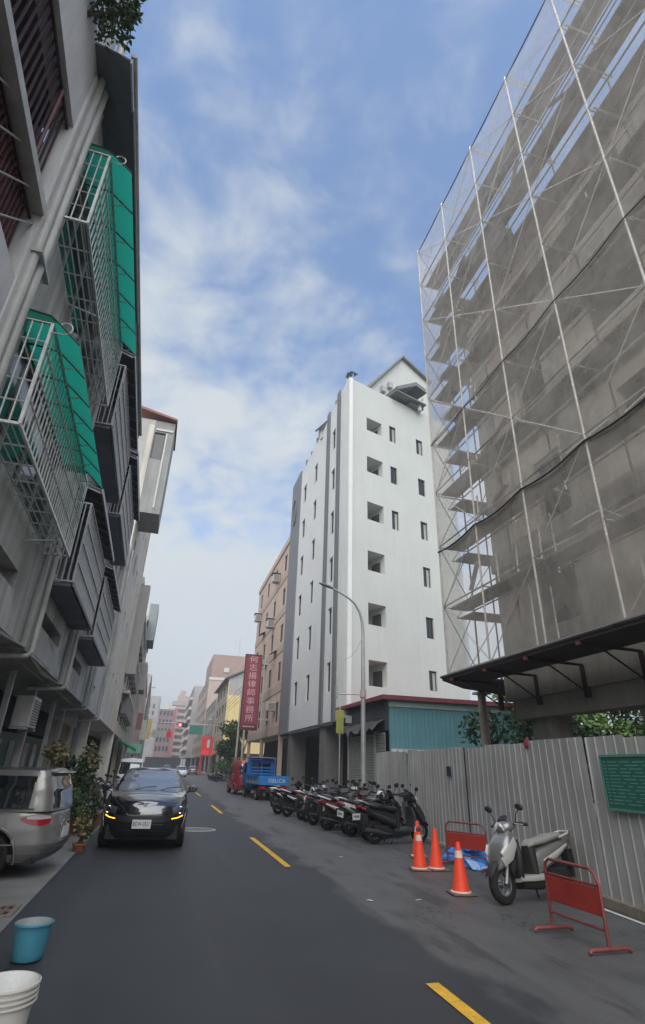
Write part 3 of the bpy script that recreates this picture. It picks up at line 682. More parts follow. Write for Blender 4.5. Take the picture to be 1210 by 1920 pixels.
# ---------------------------------------------------------------- scaffold and unfinished building
XS, XI = 7.0, 7.95; LIFT = 1.81; Z0 = 4.1; NL = 9
YP = [13.1 - 2.05*i for i in range(8)]
tubem = M('scaffold_tube', (.66,.63,.59), .45, .3, .2, 6, .1, tint=((.42,.10,.10), 1.1, .62, .8))
tubed = M('scaffold_tube_dark', (.16,.15,.145), .5, .5, .2, 6, .1)
plankm = M('scaffold_deck', (.17,.15,.13), .85, .1, .2, 2, .12)
tubed2 = M('fan_steel', (.055,.032,.034), .6, .3, .3, 5)
netm = sheer('dust_net', (.87,.815,.75), .335, .11)
net2 = sheer('dust_net_end', (.84,.785,.72), .38, .10)
sc = Thing('scaffolding', 'tall tube scaffold wrapped in grey dust netting on the right', 'scaffolding', (XS, 5, 0))
pole = MB().tube([(0,0,0),(0,0,NL*LIFT+.15)], .026, 8).mesh('pole', tubem, smooth=60)
poled = MB().tube([(0,0,0),(0,0,NL*LIFT-1.0)], .024, 6).mesh('pole', tubed, smooth=60)
led = MB().tube([(0,0,0),(0,-2.05,0)], .021, 6).mesh('ledger', tubed)
trs = MB().tube([(0,0,0),(XI-XS,0,0)], .021, 6).mesh('transom', tubem)
deck = MB().box(.20, .47, -2.04, -.01, -.045, 0).box(.50, .77, -2.04, -.01, -.045, 0).mesh('deck', plankm)
rail = MB().tube([(0,0,0),(0,-2.05,0)], .014, 5).mesh('rail', tubem)
br1 = MB().tube([(0,0,0),(0,-2.05,LIFT)], .013, 5).mesh('brace', tubem); br2 = MB().tube([(0,0,LIFT),(0,-2.05,0)], .013, 5).mesh('brace', tubem)
rnd = random.Random(11)
for i, y in enumerate(YP):
    sc.inst('pole', pole, (XS, y, Z0)); sc.inst('pole', poled, (XI, y, Z0))
    for k in range(NL+1):
        z = Z0+k*LIFT
        sc.inst('transom', trs, (XS, y, z))
        if k > 2: sc.inst('transom', trs, (XS, y-.12, z-.16))
    if i == len(YP)-1: break
    for k in range(NL+1):
        z = Z0+k*LIFT
        sc.inst('ledger', led, (XS, y, z))
        if k < NL: sc.inst('ledger', led, (XI, y, z))
        if k < NL and k > 0: sc.inst('deck', deck, (XS, y, z))
        if 0 < k < NL and rnd.random() < .8: sc.inst('rail', rail, (XI-.02, y, z+.9))
        if k < NL and rnd.random() < .8:
            sc.inst('brace', br1 if (i+k) % 2 else br2, (XS+.03, y, z))
        if k < NL and rnd.random() < .35: sc.inst('brace', br2 if (i+k) % 2 else br1, (XI-.04, y, z))
for i, y in enumerate(YP[:-1]):
    for bb in (br1, br2): sc.inst('brace', bb, (XS+.05, y, Z0+(NL-1)*LIFT))
# end frame braces on the far end
for k in range(NL):
    z = Z0+k*LIFT
    sc.part('brace', MB().tube([(XS, 13.1, z), (XI, 13.1, z+LIFT)], .013, 5), tubed); sc.part('brace', MB().tube([(XI, 13.08, z), (XS, 13.08, z+LIFT)], .013, 5), tubed)
    sc.part('end_deck', MB().box(XI, 10.6, 13.15, 13.9, z+LIFT-.05, z+LIFT-.005) if k < NL-1 else MB().box(XI, 8.2, 13.15, 13.9, z+LIFT-.05, z+LIFT-.01), plankm)
for xx in (9.2, 10.6):
    sc.part('pole', MB().tube([(xx, 14.0, 4.1), (xx, 14.0, 18.6)], .024, 6), tubed); sc.part('pole', MB().tube([(xx, 13.15, 4.1), (xx, 13.15, 18.6)], .024, 6), tubed)
    for k in range(8): sc.part('ledger', MB().tube([(xx-1.3, 14.0, 4.1+k*LIFT), (xx, 14.0, 4.1+k*LIFT)], .02, 5), tubed); sc.part('brace', MB().tube([(xx-1.3, 14.0, 4.1+k*LIFT), (xx, 14.0, 4.1+(k+1)*LIFT)], .013, 5), tubed)
# netting: one sheet per bay and lift, sagging a little between the tubes
def net_panel(p0, du, dn, w_, h_, bulge, seed, mt, name='net_panel', top_sag=0):
    r2 = random.Random(seed); q = 9; mb = MB(); p0, du, dn = Vector(p0), Vector(du), Vector(dn)
    ph1, ph2 = r2.uniform(0, 6), r2.uniform(0, 6)
    for a in range(q):
        for b in range(q):
            s_, v_ = a/(q-1), b/(q-1); edge_ = math.sin(math.pi*s_)
            off = bulge*edge_*math.sin(math.pi*v_)*(1+.3*math.sin(5*s_+ph1)) + .018*edge_*math.sin(9*v_+4*s_+ph2)
            zz_ = h_*v_ - (.05*edge_*(1-v_)*(.6+.4*math.sin(ph1)) if True else 0) - top_sag*edge_*v_
            mb.v.append(tuple(p0 + du*(w_*s_) + dn*off + Vector((0,0,zz_))))
    for a in range(q-1):
        for b in range(q-1): mb.face((a*q+b, (a+1)*q+b, (a+1)*q+b+1, a*q+b+1))
    return sc.part(name, mb, mt, smooth=80, fix=False)
for i, y in enumerate(YP[:-1]):
    for k in range(NL):
        z = Z0+k*LIFT
        net_panel((XS-.03, y, z), (0,-1,0), (-1,0,0), 2.05, LIFT*(1.0 if k < NL-1 else .98), random.Random(i*31+k).uniform(-.07,.05), i*20+k, netm, top_sag=(.16 if k == NL-1 else 0))
for k in range(NL):
    z = Z0+k*LIFT
    net_panel((XS-.02, 13.14, z), (1,.75,0), (-.6,.8,0), 1.32, LIFT, .02, 900+k, net2)
# seams: folded net edges hanging loose at some lifts
for k, z in enumerate((7.66, 11.3)):
    for i in range(6 if k == 0 else 7):
        y = YP[0]-2.05*i if k == 0 else YP[0]-2.05*i
        pts = [(XS-.05-.03*math.sin(3.1*j/6), y-2.05*j/6, z-.12*math.sin(math.pi*j/6)-(.1 if k == 0 else .04)) for j in range(7)]
        sc.part('net_hem', MB().tube(pts, .024 if k == 0 else .014, 5), M('net_hem', (.07,.07,.068), .9) if 'net_hem' not in bpy.data.materials else bpy.data.materials['net_hem'])
rnd = random.Random(33)
for i in range(40):      # light props and posts standing on the decks behind the net
    k = rnd.randint(0, 6); y = rnd.uniform(-1, 12.6); z = Z0+k*LIFT; x = rnd.uniform(7.55, 8.2)
    sc.part('prop', MB().tube([(x, y, z), (x+rnd.uniform(-.04,.04), y+rnd.uniform(-.05,.05), z+rnd.uniform(1.0, 1.75))], .024, 6), tubem)
rnd = random.Random(21)
for i in range(26):      # clamps, hooks and boards lying on the decks
    k = rnd.randint(1, 7); y = rnd.choice(YP[:-2]); z = Z0+k*LIFT
    sc.part('loose_board', MB().xbox(Matrix.Translation((XS+rnd.uniform(.15,.6), y-rnd.uniform(.3,1.8), z+rnd.uniform(.02,.5))) @ Matrix.Rotation(rnd.uniform(-.5,.5), 4, 'X') @ Matrix.Rotation(rnd.uniform(-.3,.3), 4, 'Z'), .12, rnd.uniform(.5,1.3), .03), plankm if i % 2 else tubem)
# protective fan at the foot of the scaffold
fan = MB().prism([(6.98,-3),(6.98,13.42),(8.2,14.5),(10.1,15.3),(10.1,13.0),(8.05,12.8),(8.05,-3)], 'z', 3.97, 4.03)
sc.part('fan_deck', fan, M('fan_plywood', (.075,.065,.065), .85, 0, .2, 2))
sc.part('fan_edge', MB().tube([(6.96,-3,4.06),(6.96,13.44,4.06),(8.2,14.55,4.06)], .035, 6), tubed)
for i in range(9):
    y = 12.9-2.05*i*.78
    sc.part('fan_joist', MB().tube([(6.96, y, 3.93), (8.45, y, 3.90)], .03, 6), tubed2)
    sc.part('fan_bracket', MB().box(8.32, 8.42, y-.05, y+.05, 3.25, 3.9), tubed2)
    sc.part('fan_strut', MB().tube([(7.4, y, 3.92), (8.36, y, 3.35)], .02, 5), tubed2)
    sc.part('coupler', MB().box(6.95, 7.02, y-.035, y+.035, 3.905, 3.965), M('coupler_red', (.22,.07,.065), .6, .3) if 'coupler_red' not in bpy.data.materials else bpy.data.materials['coupler_red'])
# concrete frame behind the net
cf = M('raw_concrete', (.36,.335,.30), .9, 0, .18, .7, .1, 20, streak=.16, bump=.2)
brick = M('brick_infill', (.42,.29,.225), .9, 0, .2, 1.2, .12, 30, bump=.3)
plast = M('tan_plaster', (.50,.44,.37), .9, 0, .15, .8, streak=.1)
ub = Thing('unfinished_building', 'raw concrete building under construction behind the scaffold netting', 'building', (8.4, 4, 0))
FZ = [3.45, 6.9, 10.0, 13.1, 16.2]
for k, z in enumerate(FZ):
    ub.part('slab', MB().box(8.36, 18, -5, 12.65, z, z+(.65 if k == 0 else .5)), cf)
cols = [12.65-.7, 8.5, 4.4, .2, -4.0]
for y in cols:
    ub.part('column', MB().box(8.75, 9.4, y-.35, y+.3, 0, 3.45), cf)
    for x in (13.2, 17.2): ub.part('column', MB().box(x, x+.6, y-.2, y+.4, 0, 3.45), cf)
    for k in range(4): ub.part('column', MB().box(8.42, 9.0, y-.05, y+.62, FZ[k]+(.65 if k == 0 else .5), FZ[k+1]), cf)
ub.part('ground_beam', MB().box(8.5, 8.9, -5, 12.55, 3.0, 3.45), cf)
ub.part('rear_wall', MB().box(11.5, 11.7, -5, 12.5, 4.1, 16.2), plast)
rnd = random.Random(4)
for k in range(4):
    z0 = FZ[k]+(.65 if k == 0 else .5); z1 = FZ[k+1]
    for j in range(4):
        ya, yb = cols[j+1]+.62, cols[j]-.05; c = (ya+yb)/2 + rnd.uniform(-.3,.3); ww = rnd.uniform(.7, 1.05)
        kind = rnd.choice([brick, plast, plast, cf])
        op = [(c-ww, c+ww, z0+.9, z1-.5)] if rnd.random() < .75 else [(c-ww, c+ww*.2, z0, z1-.7)]
        ub.part('infill_wall', wallgrid(MB(), 'x', ya, yb, z0, z1, op, 8.55, 8.72), kind)
    ub.part('end_wall', wallgrid(MB(), 'y', 9.0, 18, z0, z1, [(13.5, 15.0, z0+.9, z1-.6)], 12.4, 12.6), plast if k % 2 else cf)
for k in range(3): ub.part('roof_post', MB().box(8.6, 9.0, 10-k*4.2, 10.4-k*4.2, 16.7, 17.3), cf)
# tarps and gear hung on the scaffold
for i, (y, z, c) in enumerate(((9.0, 15.2, 'a'), (12.1, 14.9, 'a'))):
    g_ = Thing('gear_bag', 'dark bundle hanging high in the scaffold, ' + ('nearer one' if i == 0 else 'farther one by the corner'), 'bundle', (7.5, y, z))
    g_.part('sack', MB().loft([((7.5,y,z),(.18,0,0),(0,.35,0)), ((7.5,y,z+.35),(.3,0,0),(0,.62,0)), ((7.5,y,z+.8),(.26,0,0),(0,.5,0)), ((7.5,y,z+.98),(.1,0,0),(0,.2,0))], 10, 2.2), M('bundle_dark', (.06,.06,.058), .9) if i == 0 else bpy.data.materials['bundle_dark'], smooth=60)
    g_.part('rope', MB().tube([(7.5,y,z+.95),(7.5,y,z+1.38)], .015, 5), cablew)

# ---------------------------------------------------------------- sheds between the fence and the white tower
teal = M('teal_sheet', (.125,.29,.325), .55, .1, .1, .8, .05, streak=.1)
tealp = M('pale_teal_band', (.36,.47,.43), .6)
redroof = M('roof_red_edge', (.20,.045,.055), .6, 0, .15, 3)
shd = Thing('teal_shed', 'low teal sheet metal shed with dark red roof edge behind the hoarding', 'shed', (9.2, 22.6, 0))
shd.part('wall', MB().box(9.15, 16.5, 22.62, 22.72, 0, 4.25), teal)
for i in range(36): shd.part('rib', MB().box(9.18+i*.2, 9.22+i*.2, 22.600, 22.619, 0, 4.24), teal)
shd.part('band', MB().box(9.12, 16.5, 22.57, 22.74, 4.25, 4.48), tealp)
shd.part('roof', MB().prism([(22.35, 4.52), (22.35, 4.70), (29.4, 4.74), (29.4, 4.6)], 'x', 8.75, 16.8), redroof)
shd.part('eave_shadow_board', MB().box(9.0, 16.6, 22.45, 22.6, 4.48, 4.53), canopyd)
shd.part('side_wall', MB().box(9.05, 9.15, 22.72, 28.2, 3.3, 4.52), M('shed_dark_wall', (.045,.055,.065), .8))
awm = M('tattered_awning', (.07,.068,.068), .9, 0, .3, 3)
aw = MB(); q = 15
for i in range(q):
    y = 22.9+i*5.2/(q-1); sag = .10*math.sin(i*1.9)+.06*math.sin(i*3.3)
    aw.v += [(9.04, y, 3.75+sag*.2), (8.7, y, 3.55+sag), (8.45, y, 3.28+sag*1.3)]
    if i:
        b = 3*i; aw.face((b-3, b, b+1, b-2)); aw.face((b-2, b+1, b+2, b-1))
shd.part('torn_awning', aw, awm, smooth=60, fix=False)
shm = M('shutter_grey', (.30,.30,.295), .55, .3, .1, 2, streak=.12)
shut = MB()
for i in range(30): shut.prism([(9.0, i*.107), (8.965, i*.107+.02), (8.965, i*.107+.08), (9.0, i*.107+.107)], 'y', 24.0, 27.6)
shd.part('shutter', shut, shm); shd.part('shutter_post', MB().box(8.93, 9.08, 23.88, 24.0, 0, 3.3).box(8.93, 9.08, 27.6, 27.78, 0, 3.3), framew)
sh2 = MB()
for i in range(30): sh2.prism([(9.0, i*.107), (8.965, i*.107+.02), (8.965, i*.107+.08), (9.0, i*.107+.107)], 'y', 22.75, 23.88)
shd.part('shutter', sh2, shm)
for i in range(9):
    shd.part('roof_tile_end', MB().lathe([(0,0),(.06,.0),(.06,.06),(0,.06)], 8, (9.4+i*.28, 22.3, 2.40), 'y'), concrete) if False else None
wp = Thing('wall_coping', 'row of white coping blocks along the wall below the teal shed', 'coping', (9.2, 22.4, 2.45))
for i in range(17): wp.part('block', MB().box(9.15+i*.27, 9.15+i*.27+.22, 22.38, 22.56, 2.42, 2.58), M('coping_white', (.6,.6,.58), .8) if i == 0 else bpy.data.materials['coping_white'])
cp = Thing('concrete_pole', 'tan concrete pole standing behind the hoarding below the scaffold', 'pole', (9.0, 14.9, 0))
cp.part('shaft', MB().tube([(9.02, 14.9, 0), (9.02, 14.9, 3.96)], [.13, .12], 14), M('pole_tan', (.36,.30,.25), .85, 0, .15, 3), smooth=60)
cp.part('cable_guard', MB().tube([(9.2, 14.8, 2.9), (9.16, 14.8, 1.0)], .012, 5), cablem); cp.part('cap', MB().box(8.82, 9.22, 14.7, 15.1, 3.9, 3.965), concrete)
# ---------------------------------------------------------------- white tower
wt = Thing('white_tower', 'white seven storey tower with grey fins and slit windows', 'building', (9, 28.3, 0))
AW = Matrix.Translation((9, 28.3, 0)) @ Matrix.Rotation(R_(19), 4, 'Z')
ops = []
for k in range(6):
    z0 = 5.88+3.42*k; z1 = z0+1.72
    for a, b in ((31.5, 32.32), (36.7, 37.65), (40.5, 41.6)): ops.append((a, b, z0, z1))
    if k == 5: pass
wt.part('street_wall', wallgrid(MB(), 'x', 28.32, 46.3, 4.2, 26.9, ops, 9.0, 9.3), wallwhite2)
for o in ops: window(wt, 'x', *o, 9.12, 1, framed, glassd, .05, 1)
for a, b, h in ((30.2, 30.8, 27.2), (32.95, 33.6, 27.15)): wt.part('fin', MB().box(8.88, 8.998, a, b, 4.1, h), finm)
wt.part('grey_corner', MB().box(8.9, 8.998, 42.7, 46.3, 4.1, 27.2), M('grey_panel', (.19,.20,.225), .65, 0, .06, 1))
lg = []
for i in range(25):
    a = i*2*math.pi/24; lg.append((8.88, 44.6+.75*math.cos(a), 23.6+1.3*math.sin(a)))
wt.part('ring_emblem', MB().tube(lg, .09, 6), M('emblem_grey', (.12,.125,.135), .5), smooth=60)
ops = []
bz = [(5.96,7.37),(9.4,10.7),(12.74,14.03),(16.18,17.45),(19.7,20.9),(23.04,24.08)]
for z0, z1 in bz: ops.append((1.56, 2.93, z0, z1))
wz = [(6.15,7.32),(9.29,10.64),(12.66,14.03),(16.03,17.38),(19.45,20.79),(22.87,24.16)]
for z0, z1 in wz: ops.append((6.26, 6.93, z0, z1))
for z0, z1 in ((16.06,17.44),(19.52,20.86),(22.93,24.27)): ops.append((3.65, 4.26, z0, z1))
wt.part('end_wall', xf(wallgrid(MB(), 'y', 0.0, 9.8, 4.2, 26.85, ops, 0, .28), AW), wallwhite)
for i, o in enumerate(ops[6:]):
    wo = window(wt, 'y', *o, .10, 1, framed, glassd, .05, 1, Mx=AW)
    if i % 3 != 1: wt.part('curtain', xf(MB().box(o[0]+(o[1]-o[0])*.60, o[1]-.06, .13, .134, o[2]+.06, o[3]-.1), AW), M('curtain', (.42,.43,.41), .8) if 'curtain' not in bpy.data.materials else bpy.data.materials['curtain'], parent=wo)
for z0, z1 in bz:      # loggias: side, back, ceiling, floor and a dark door
    a, b = 1.56, 2.93
    wt.part('loggia', xf(MB().box(a-.1, a-.001, .28, 1.5, z0-.1, z1+.1).box(b+.001, b+.1, .28, 1.5, z0-.1, z1+.1).box(a-.1, b+.1, 1.5, 1.6, z0-.1, z1+.1).box(a-.001, b+.001, .28, 1.5, z1+.001, z1+.1).box(a-.001, b+.001, .28, 1.5, z0-.1, z0-.001), AW), wallwhite)
    wt.part('loggia_door', xf(MB().box(b-.03, b-.001, .45, 1.25, z0, z0+(z1-z0)*.72), AW), framed)
core = MB().prism([(9.62, 30.4), (17.3, 33.0), (17.3, 46.1), (9.62, 46.1)], 'z', 4.2, 26.5); wt.part('core', core, wallwhite)
core2 = MB().box(.35, 1.4, .35, 1.2, 4.25, 26.4).box(3.1, 3.55, .3, 1.9, 4.25, 26.4); wt.part('inner_piers', xf(core2, AW), wallwhite)
wt.part('roof_slab', MB().prism([(9.3, 28.7), (17.8, 31.6), (17.8, 46.2), (9.3, 46.2)], 'z', 26.0, 26.2), concrete)
pent = xf(MB().prism([(2.2, 26.2), (2.2, 27.2), (6.3, 32.75), (9.4, 31.6), (9.4, 26.2)], 'y', 1.2, 7), AW); wt.part('penthouse', pent, wallwhite)
pr = xf(MB().prism([(2.0, 27.0), (6.3, 32.82), (6.3, 33.05), (1.85, 27.05)], 'y', .9, 7.2).prism([(6.3, 32.8), (9.5, 31.62), (9.5, 31.85), (6.3, 33.02)], 'y', .9, 7.2), AW); wt.part('roof_edge', pr, M('roof_grey_edge', (.22,.23,.24), .6))
hd = xf(MB().prism([(3.9, 27.5), (5.9, 28.85), (6.9, 28.65), (7.0, 28.3), (5.9, 28.5), (4.0, 27.25)], 'y', -.75, 1.2).box(5.5, 6.9, -.4, 1.1, 26.86, 27.2).box(3.85, 6.9, -.72, 1.1, 27.1, 27.2), AW); wt.part('vent_hood', hd, M('hood_grey', (.20,.21,.21), .6, .3))
wt.part('flue', xf(MB().tube([(6.5, -.35, 26.6), (6.5, -.35, 27.6), (6.8, -.35, 27.9)], .16, 10), AW), acm, smooth=50)
wt.part('roof_vent', xf(MB().box(3.9, 4.3, .9, 1.19, 28.2, 28.7).box(4.6, 5.0, .9, 1.19, 28.9, 29.4), AW), framew)
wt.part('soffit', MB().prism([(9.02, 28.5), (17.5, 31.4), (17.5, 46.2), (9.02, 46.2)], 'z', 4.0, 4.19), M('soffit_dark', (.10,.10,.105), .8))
for y in (32.9, 42.2): wt.part('column', MB().box(9.15, 10.3, y, y+1.2, 0.1, 4.0), M('column_tile', (.17,.165,.165), .6) if y == 32.9 else bpy.data.materials['column_tile'])
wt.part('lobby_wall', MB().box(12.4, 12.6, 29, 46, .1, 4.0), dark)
for i in range(7):      # little things on the parapet
    y = 31.4+i*1.9; wt.part('roof_bracket', MB().box(8.95, 9.15, y, y+.18, 26.9, 27.15+.2*(i % 2)), finm)
ld = MB().box(9.0, 9.05, 36.2, 36.25, 26.9, 28.0).box(9.0, 9.05, 36.75, 36.8, 26.9, 28.0)
for i in range(4): ld.box(9.0, 9.05, 36.25, 36.75, 27.1+i*.25, 27.14+i*.25)
wt.part('ladder', ld, framed)
plant('rooftop_plant', 'small scraggly plant on the corner of the white tower roof', (9.25, 28.75, 26.2), [((0,0,1.4),(.25,.25,.2)), ((.3,.1,1.6),(.25,.2,.12)), ((-.2,0,1.15),(.15,.2,.25))], 40, .17, leafd, 3)
bn = Thing('yellow_banner', 'small yellow green banner on a post by the white tower', 'banner', (8.35, 27.2, 0))
bn.part('cloth', MB().box(8.14, 8.52, 27.18, 27.22, 3.35, 4.45), M('banner_yellow', (.30,.30,.07), .7)); bn.part('post', MB().tube([(8.35,27.25,0),(8.35,27.25,4.6)], .03, 6), steelg); bn.part('tag', MB().box(8.64, 8.95, 27.18, 27.22, 3.85, 4.2), framew)

# ---------------------------------------------------------------- street lamp
lp = Thing('street_lamp', 'grey street lamp with curved arm in front of the white tower', 'street lamp', (8.2, 23.3, 0))
galv = M('galvanised', (.42,.43,.42), .5, .5, .15, 3)
arm = [(8.2,23.3,7.5),(8.17,23.3,8.0),(8.05,23.3,8.45),(7.8,23.3,8.85),(7.45,23.3,9.12),(7.0,23.3,9.35),(6.62,23.3,9.52)]
lp.part('pole', MB().tube([(8.2,23.3,0),(8.2,23.3,4),(8.2,23.3,7.5)], [.125,.105,.075], 14), galv, smooth=60)
lp.part('arm', MB().tube(arm, [.072,.068,.062,.055,.05,.045,.04], 10), galv, smooth=60)
lp.part('lamp_head', MB().loft([((6.7,23.3,9.49),(0,.05,0),(.02,0,.05)), ((6.45,23.3,9.56),(0,.12,0),(.02,0,.06)), ((6.15,23.3,9.64),(0,.11,0),(.02,0,.045)), ((6.0,23.3,9.68),(0,.04,0),(.01,0,.02))], 10), M('lamp_head', (.18,.18,.18), .5), smooth=50)
lp.part('clamp', MB().lathe([(.115,4.62),(.14,4.62),(.14,4.95),(.115,4.95)], 12, (8.2,23.3,0)), M('clamp_pink', (.45,.33,.32), .6))
sa = lp.part('side_arm', MB().tube([(8.2,23.3,4.75),(7.02,23.3,4.72)], .028, 6), galv)
lp.part('bracket', MB().box(6.93, 7.03, 23.2, 23.4, 4.55, 5.1), framew, parent=sa)
lp.part('cable', MB().tube([(8.14,23.3,7.2),(7.9,23.3,6.7),(7.6,23.3,6.35),(7.3,23.3,6.2)], .01, 5), cablew)
lp.part('base', MB().box(8.0, 8.4, 23.1, 23.5, 0, .12), concrete)

# ---------------------------------------------------------------- right side, farther buildings
ob = simple_block('apartment_block', 'orange brown tiled apartment block beside the white tower', 46.6, 66, 21.7, orangem, 9.15, 5, 4.2, 4, None, 1, 8, 'buildings along the right side', .42)
for k in range(6): ob.part('string_course', MB().box(9.10, 9.149, 46.6, 66, 4.25+k*3.5, 4.95+k*3.5), M('course_tan', (.48,.38,.31), .75) if k == 0 else bpy.data.materials['course_tan'])
for k, (y, z) in enumerate(((52.0, 19.0), (53.5, 14.6), (50.0, 6.3), (63, 17.5), (66.2, 13.2))):
    ac_unit('grey hooded air conditioner on the orange block, number %s from the top' % ('one','two','five, lowest,','four','three')[k] if False else ('highest hooded air conditioner on the orange block', 'second hooded air conditioner on the orange block', 'lowest white air conditioner on the orange block', 'far hooded air conditioner near the end of the orange block', 'air conditioner sticking out past the end of the orange block')[k], (8.75, y, z), None, .7, .9, .7, 'air conditioners on the orange block', 'y', k != 2)
for y, z in ((50.5, 11.5), (56, 11.2), (58.5, 15)): ob.part('window_hood', MB().prism([(8.6, z), (9.15, z+.3), (9.15, z+.36), (8.6, z+.06)], 'y', y, y+1.5), canopyd)
sg = Thing('vertical_sign', 'tall maroon vertical sign with pale characters on the orange block', 'sign', (7.15, 52, 4.75))
sg.part('panel', MB().box(6.42, 7.92, 51.9, 52.15, 4.75, 11.4), M('sign_maroon', (.27,.055,.08), .5, 0, .08, 1), bevel=.02)
sg.part('frame', MB().box(6.36, 6.42, 51.86, 52.2, 4.7, 11.45).box(7.92, 7.98, 51.86, 52.2, 4.7, 11.45).box(6.36, 7.98, 51.861, 52.2, 11.4, 11.46).box(6.36, 7.98, 51.861, 52.2, 4.69, 4.75), M('sign_frame', (.10,.03,.04), .5))
sg.part('footer_strip', MB().box(6.5, 7.84, 51.88, 51.9, 4.82, 5.18), M('sign_dark', (.09,.02,.035), .5))
sg.part('mount', MB().box(7.98, 9.14, 52.0, 52.1, 10.6, 10.75).box(7.98, 9.14, 52.0, 52.1, 5.6, 5.75).box(8.2, 8.3, 51.98, 52.12, 4.7, 11.5), framew)
signt = M('sign_letters', (.78,.50,.54), .5)
for k, ch in enumerate('何志揚律師事務所'):
    sg.inst('character', text_mesh(ch, .72, signt), (7.17, 51.885, 10.95-k*.755), rot=(R_(90), 0, 0), scale=(1.15, .95, 1))
sg.inst('phone_line', text_mesh('0 0 0', .01, signt) if False else MB().box(-.55,.55,-.003,0,-.07,.07).mesh('phone_line', M('sign_footer', (.45,.28,.30), .5)), (7.17, 51.877, 5.0))
yb = simple_block('apartment_block', 'yellow walled house with dark gable roof behind the maroon sign', 96, 118, 15.2, M('wall_tan_brown', (.40,.33,.26), .8, 0, .1, .5), 9.4, 4, 3.6, 4, None, 1, 9, 'buildings along the right side', .9, roof=False)
yb.part('gable', MB().prism([(9.0, 15.2), (14, 17.6), (19, 15.2)], 'y', 96, 118), fargrey); yb.part('roof', MB().prism([(8.7, 15.15), (14, 17.75), (19, 15.3), (19, 15.5), (14, 18.0), (8.6, 15.4)], 'y', 95.6, 118.4), M('dark_tile', (.11,.11,.115), .7))
yb.part('grey_band', MB().box(9.42, 18.3, 95.9, 95.999, 12.6, 15.2), fargrey); yb.part('yellow_wall', MB().box(9.42, 18.3, 95.9, 95.998, 3.6, 12.6), yellowm)
yb.part('pale_pier', MB().box(9.3, 9.399, 96.0, 97.2, 3.6, 15.2), M('pale_yellow', (.72,.66,.45), .75))
pk = simple_block('apartment_block', 'pinkish tan block with darker brown top storeys, right side', 150, 196, 22.5, pinkm, 9.2, 6, 3.6, 8, None, 1, 10, 'buildings along the right side', .9)
pk.part('brown_top', MB().box(9.6, 19, 149.9, 175, 23.0, 29), brownm); pk.part('white_ac', MB().box(12.8, 14.2, 149.6, 149.89, 24.4, 25.6), acm); pk.part('mast', MB().tube([(17,155,29),(17,155,35)], .08, 5), steelg)
pk.part('band', MB().box(9.16, 19.25, 149.85, 149.99, 22.3, 23.0), wallcream)
simple_block('apartment_block', 'brown block with balconies between the yellow house and the pink block', 120, 148, 14, fargrey, 9.3, 4, 3.6, 6, None, 1, 8, 'buildings along the right side', .9)
bc = simple_block('apartment_block', 'pale block with stepped balconies beyond the pink block', 198, 250, 26, fargrey, 7.4, 7, 3.6, 7, None, 1, 10, 'buildings along the right side', .9)
for k in range(6): bc.part('balcony', MB().box(6.5, 7.4, 200, 248, 6+k*3.2, 6.9+k*3.2), wallcream)
fr_ = Thing('far_block', 'distant red clad block closing the end of the street', 'building', (0, 260, 0))
fr_.part('mass', MB().box(-4.2, 3.4, 260, 285, 4, 23.5), farred); fr_.part('grey_side', MB().box(-12, -4.22, 262, 285, 0, 20), fargrey)
fr_.part('bright_fin', MB().box(2.4, 3.5, 259.3, 259.99, 5, 24), M('far_bright_red', (.42,.13,.15), .6)); fr_.part('roof_frame', MB().box(1, 7, 262, 266, 25.5, 27.4), fargrey); fr_.part('base', MB().box(-7, 8, 261, 285, 0, 4), dark)
for k in range(5):
    for j in range(4): fr_.part('window', MB().box(-3.7+j*1.5, -2.9+j*1.5, 259.9, 259.98, 6.5+k*3.6, 8.4+k*3.6), glassd)
rsb = Thing('red_shop', 'bright red shop sign and awning at the far right corner', 'shop', (9, 118, 0))
redb = M('shop_red', (.75,.045,.05), .5)
rsb.part('signboard', MB().box(7.2, 12.5, 116.6, 117, 4.2, 6.8), redb); rsb.part('awning', MB().prism([(114.6, 3.5), (116.6, 4.2), (116.6, 4.05), (114.6, 3.3)], 'x', 7.2, 13.5), redb)
rsb.part('pillar', MB().box(7.2, 7.6, 116.6, 117, 0, 3.5), redb); rsb.part('white_mark', MB().box(9.4, 10.2, 116.56, 116.599, 4.6, 6.4).box(8.2, 8.8, 116.56, 116.599, 4.8, 6.2), whitep)
rsb.part('white_sign', MB().box(11.2, 14.6, 115.9, 116.1, 7.0, 9.2), framew)

# ---------------------------------------------------------------- poles, signals, wires
polec = M('pole_concrete', (.46,.46,.42), .8, 0, .12, 2); poled_ = M('pole_brown', (.20,.165,.15), .85)
def upole(label, x, y, h, mt, r=.14):
    t = Thing('utility_pole', label, 'pole', (x, y, 0), 0, 'utility poles'); t.part('shaft', MB().tube([(x,y,0),(x,y,h)], [r, r*.7], 10), mt, smooth=60)
    t.part('crossarm', MB().box(x-.8, x+.8, y-.05, y+.05, h-.7, h-.6), steelg); t.part('insulators', MB().box(x-.75, x-.65, y-.05, y+.05, h-.6, h-.4).box(x+.65, x+.75, y-.05, y+.05, h-.6, h-.4), framew); return t
upole('pale utility pole in front of the trees, right one', 8.15, 62, 11.2, polec); upole('pale utility pole in front of the trees, left one', 8.0, 66, 10.4, polec)
upole('dark utility pole on the left side of the far street', -3.1, 82, 12, poled_, .13)
upole('thin pole before the red shop', 7.6, 100, 9.5, poled_, .12)
wr = Thing('overhead_wires', 'thin overhead wires crossing by the yellow house', 'wires', (8, 62, 10.5))
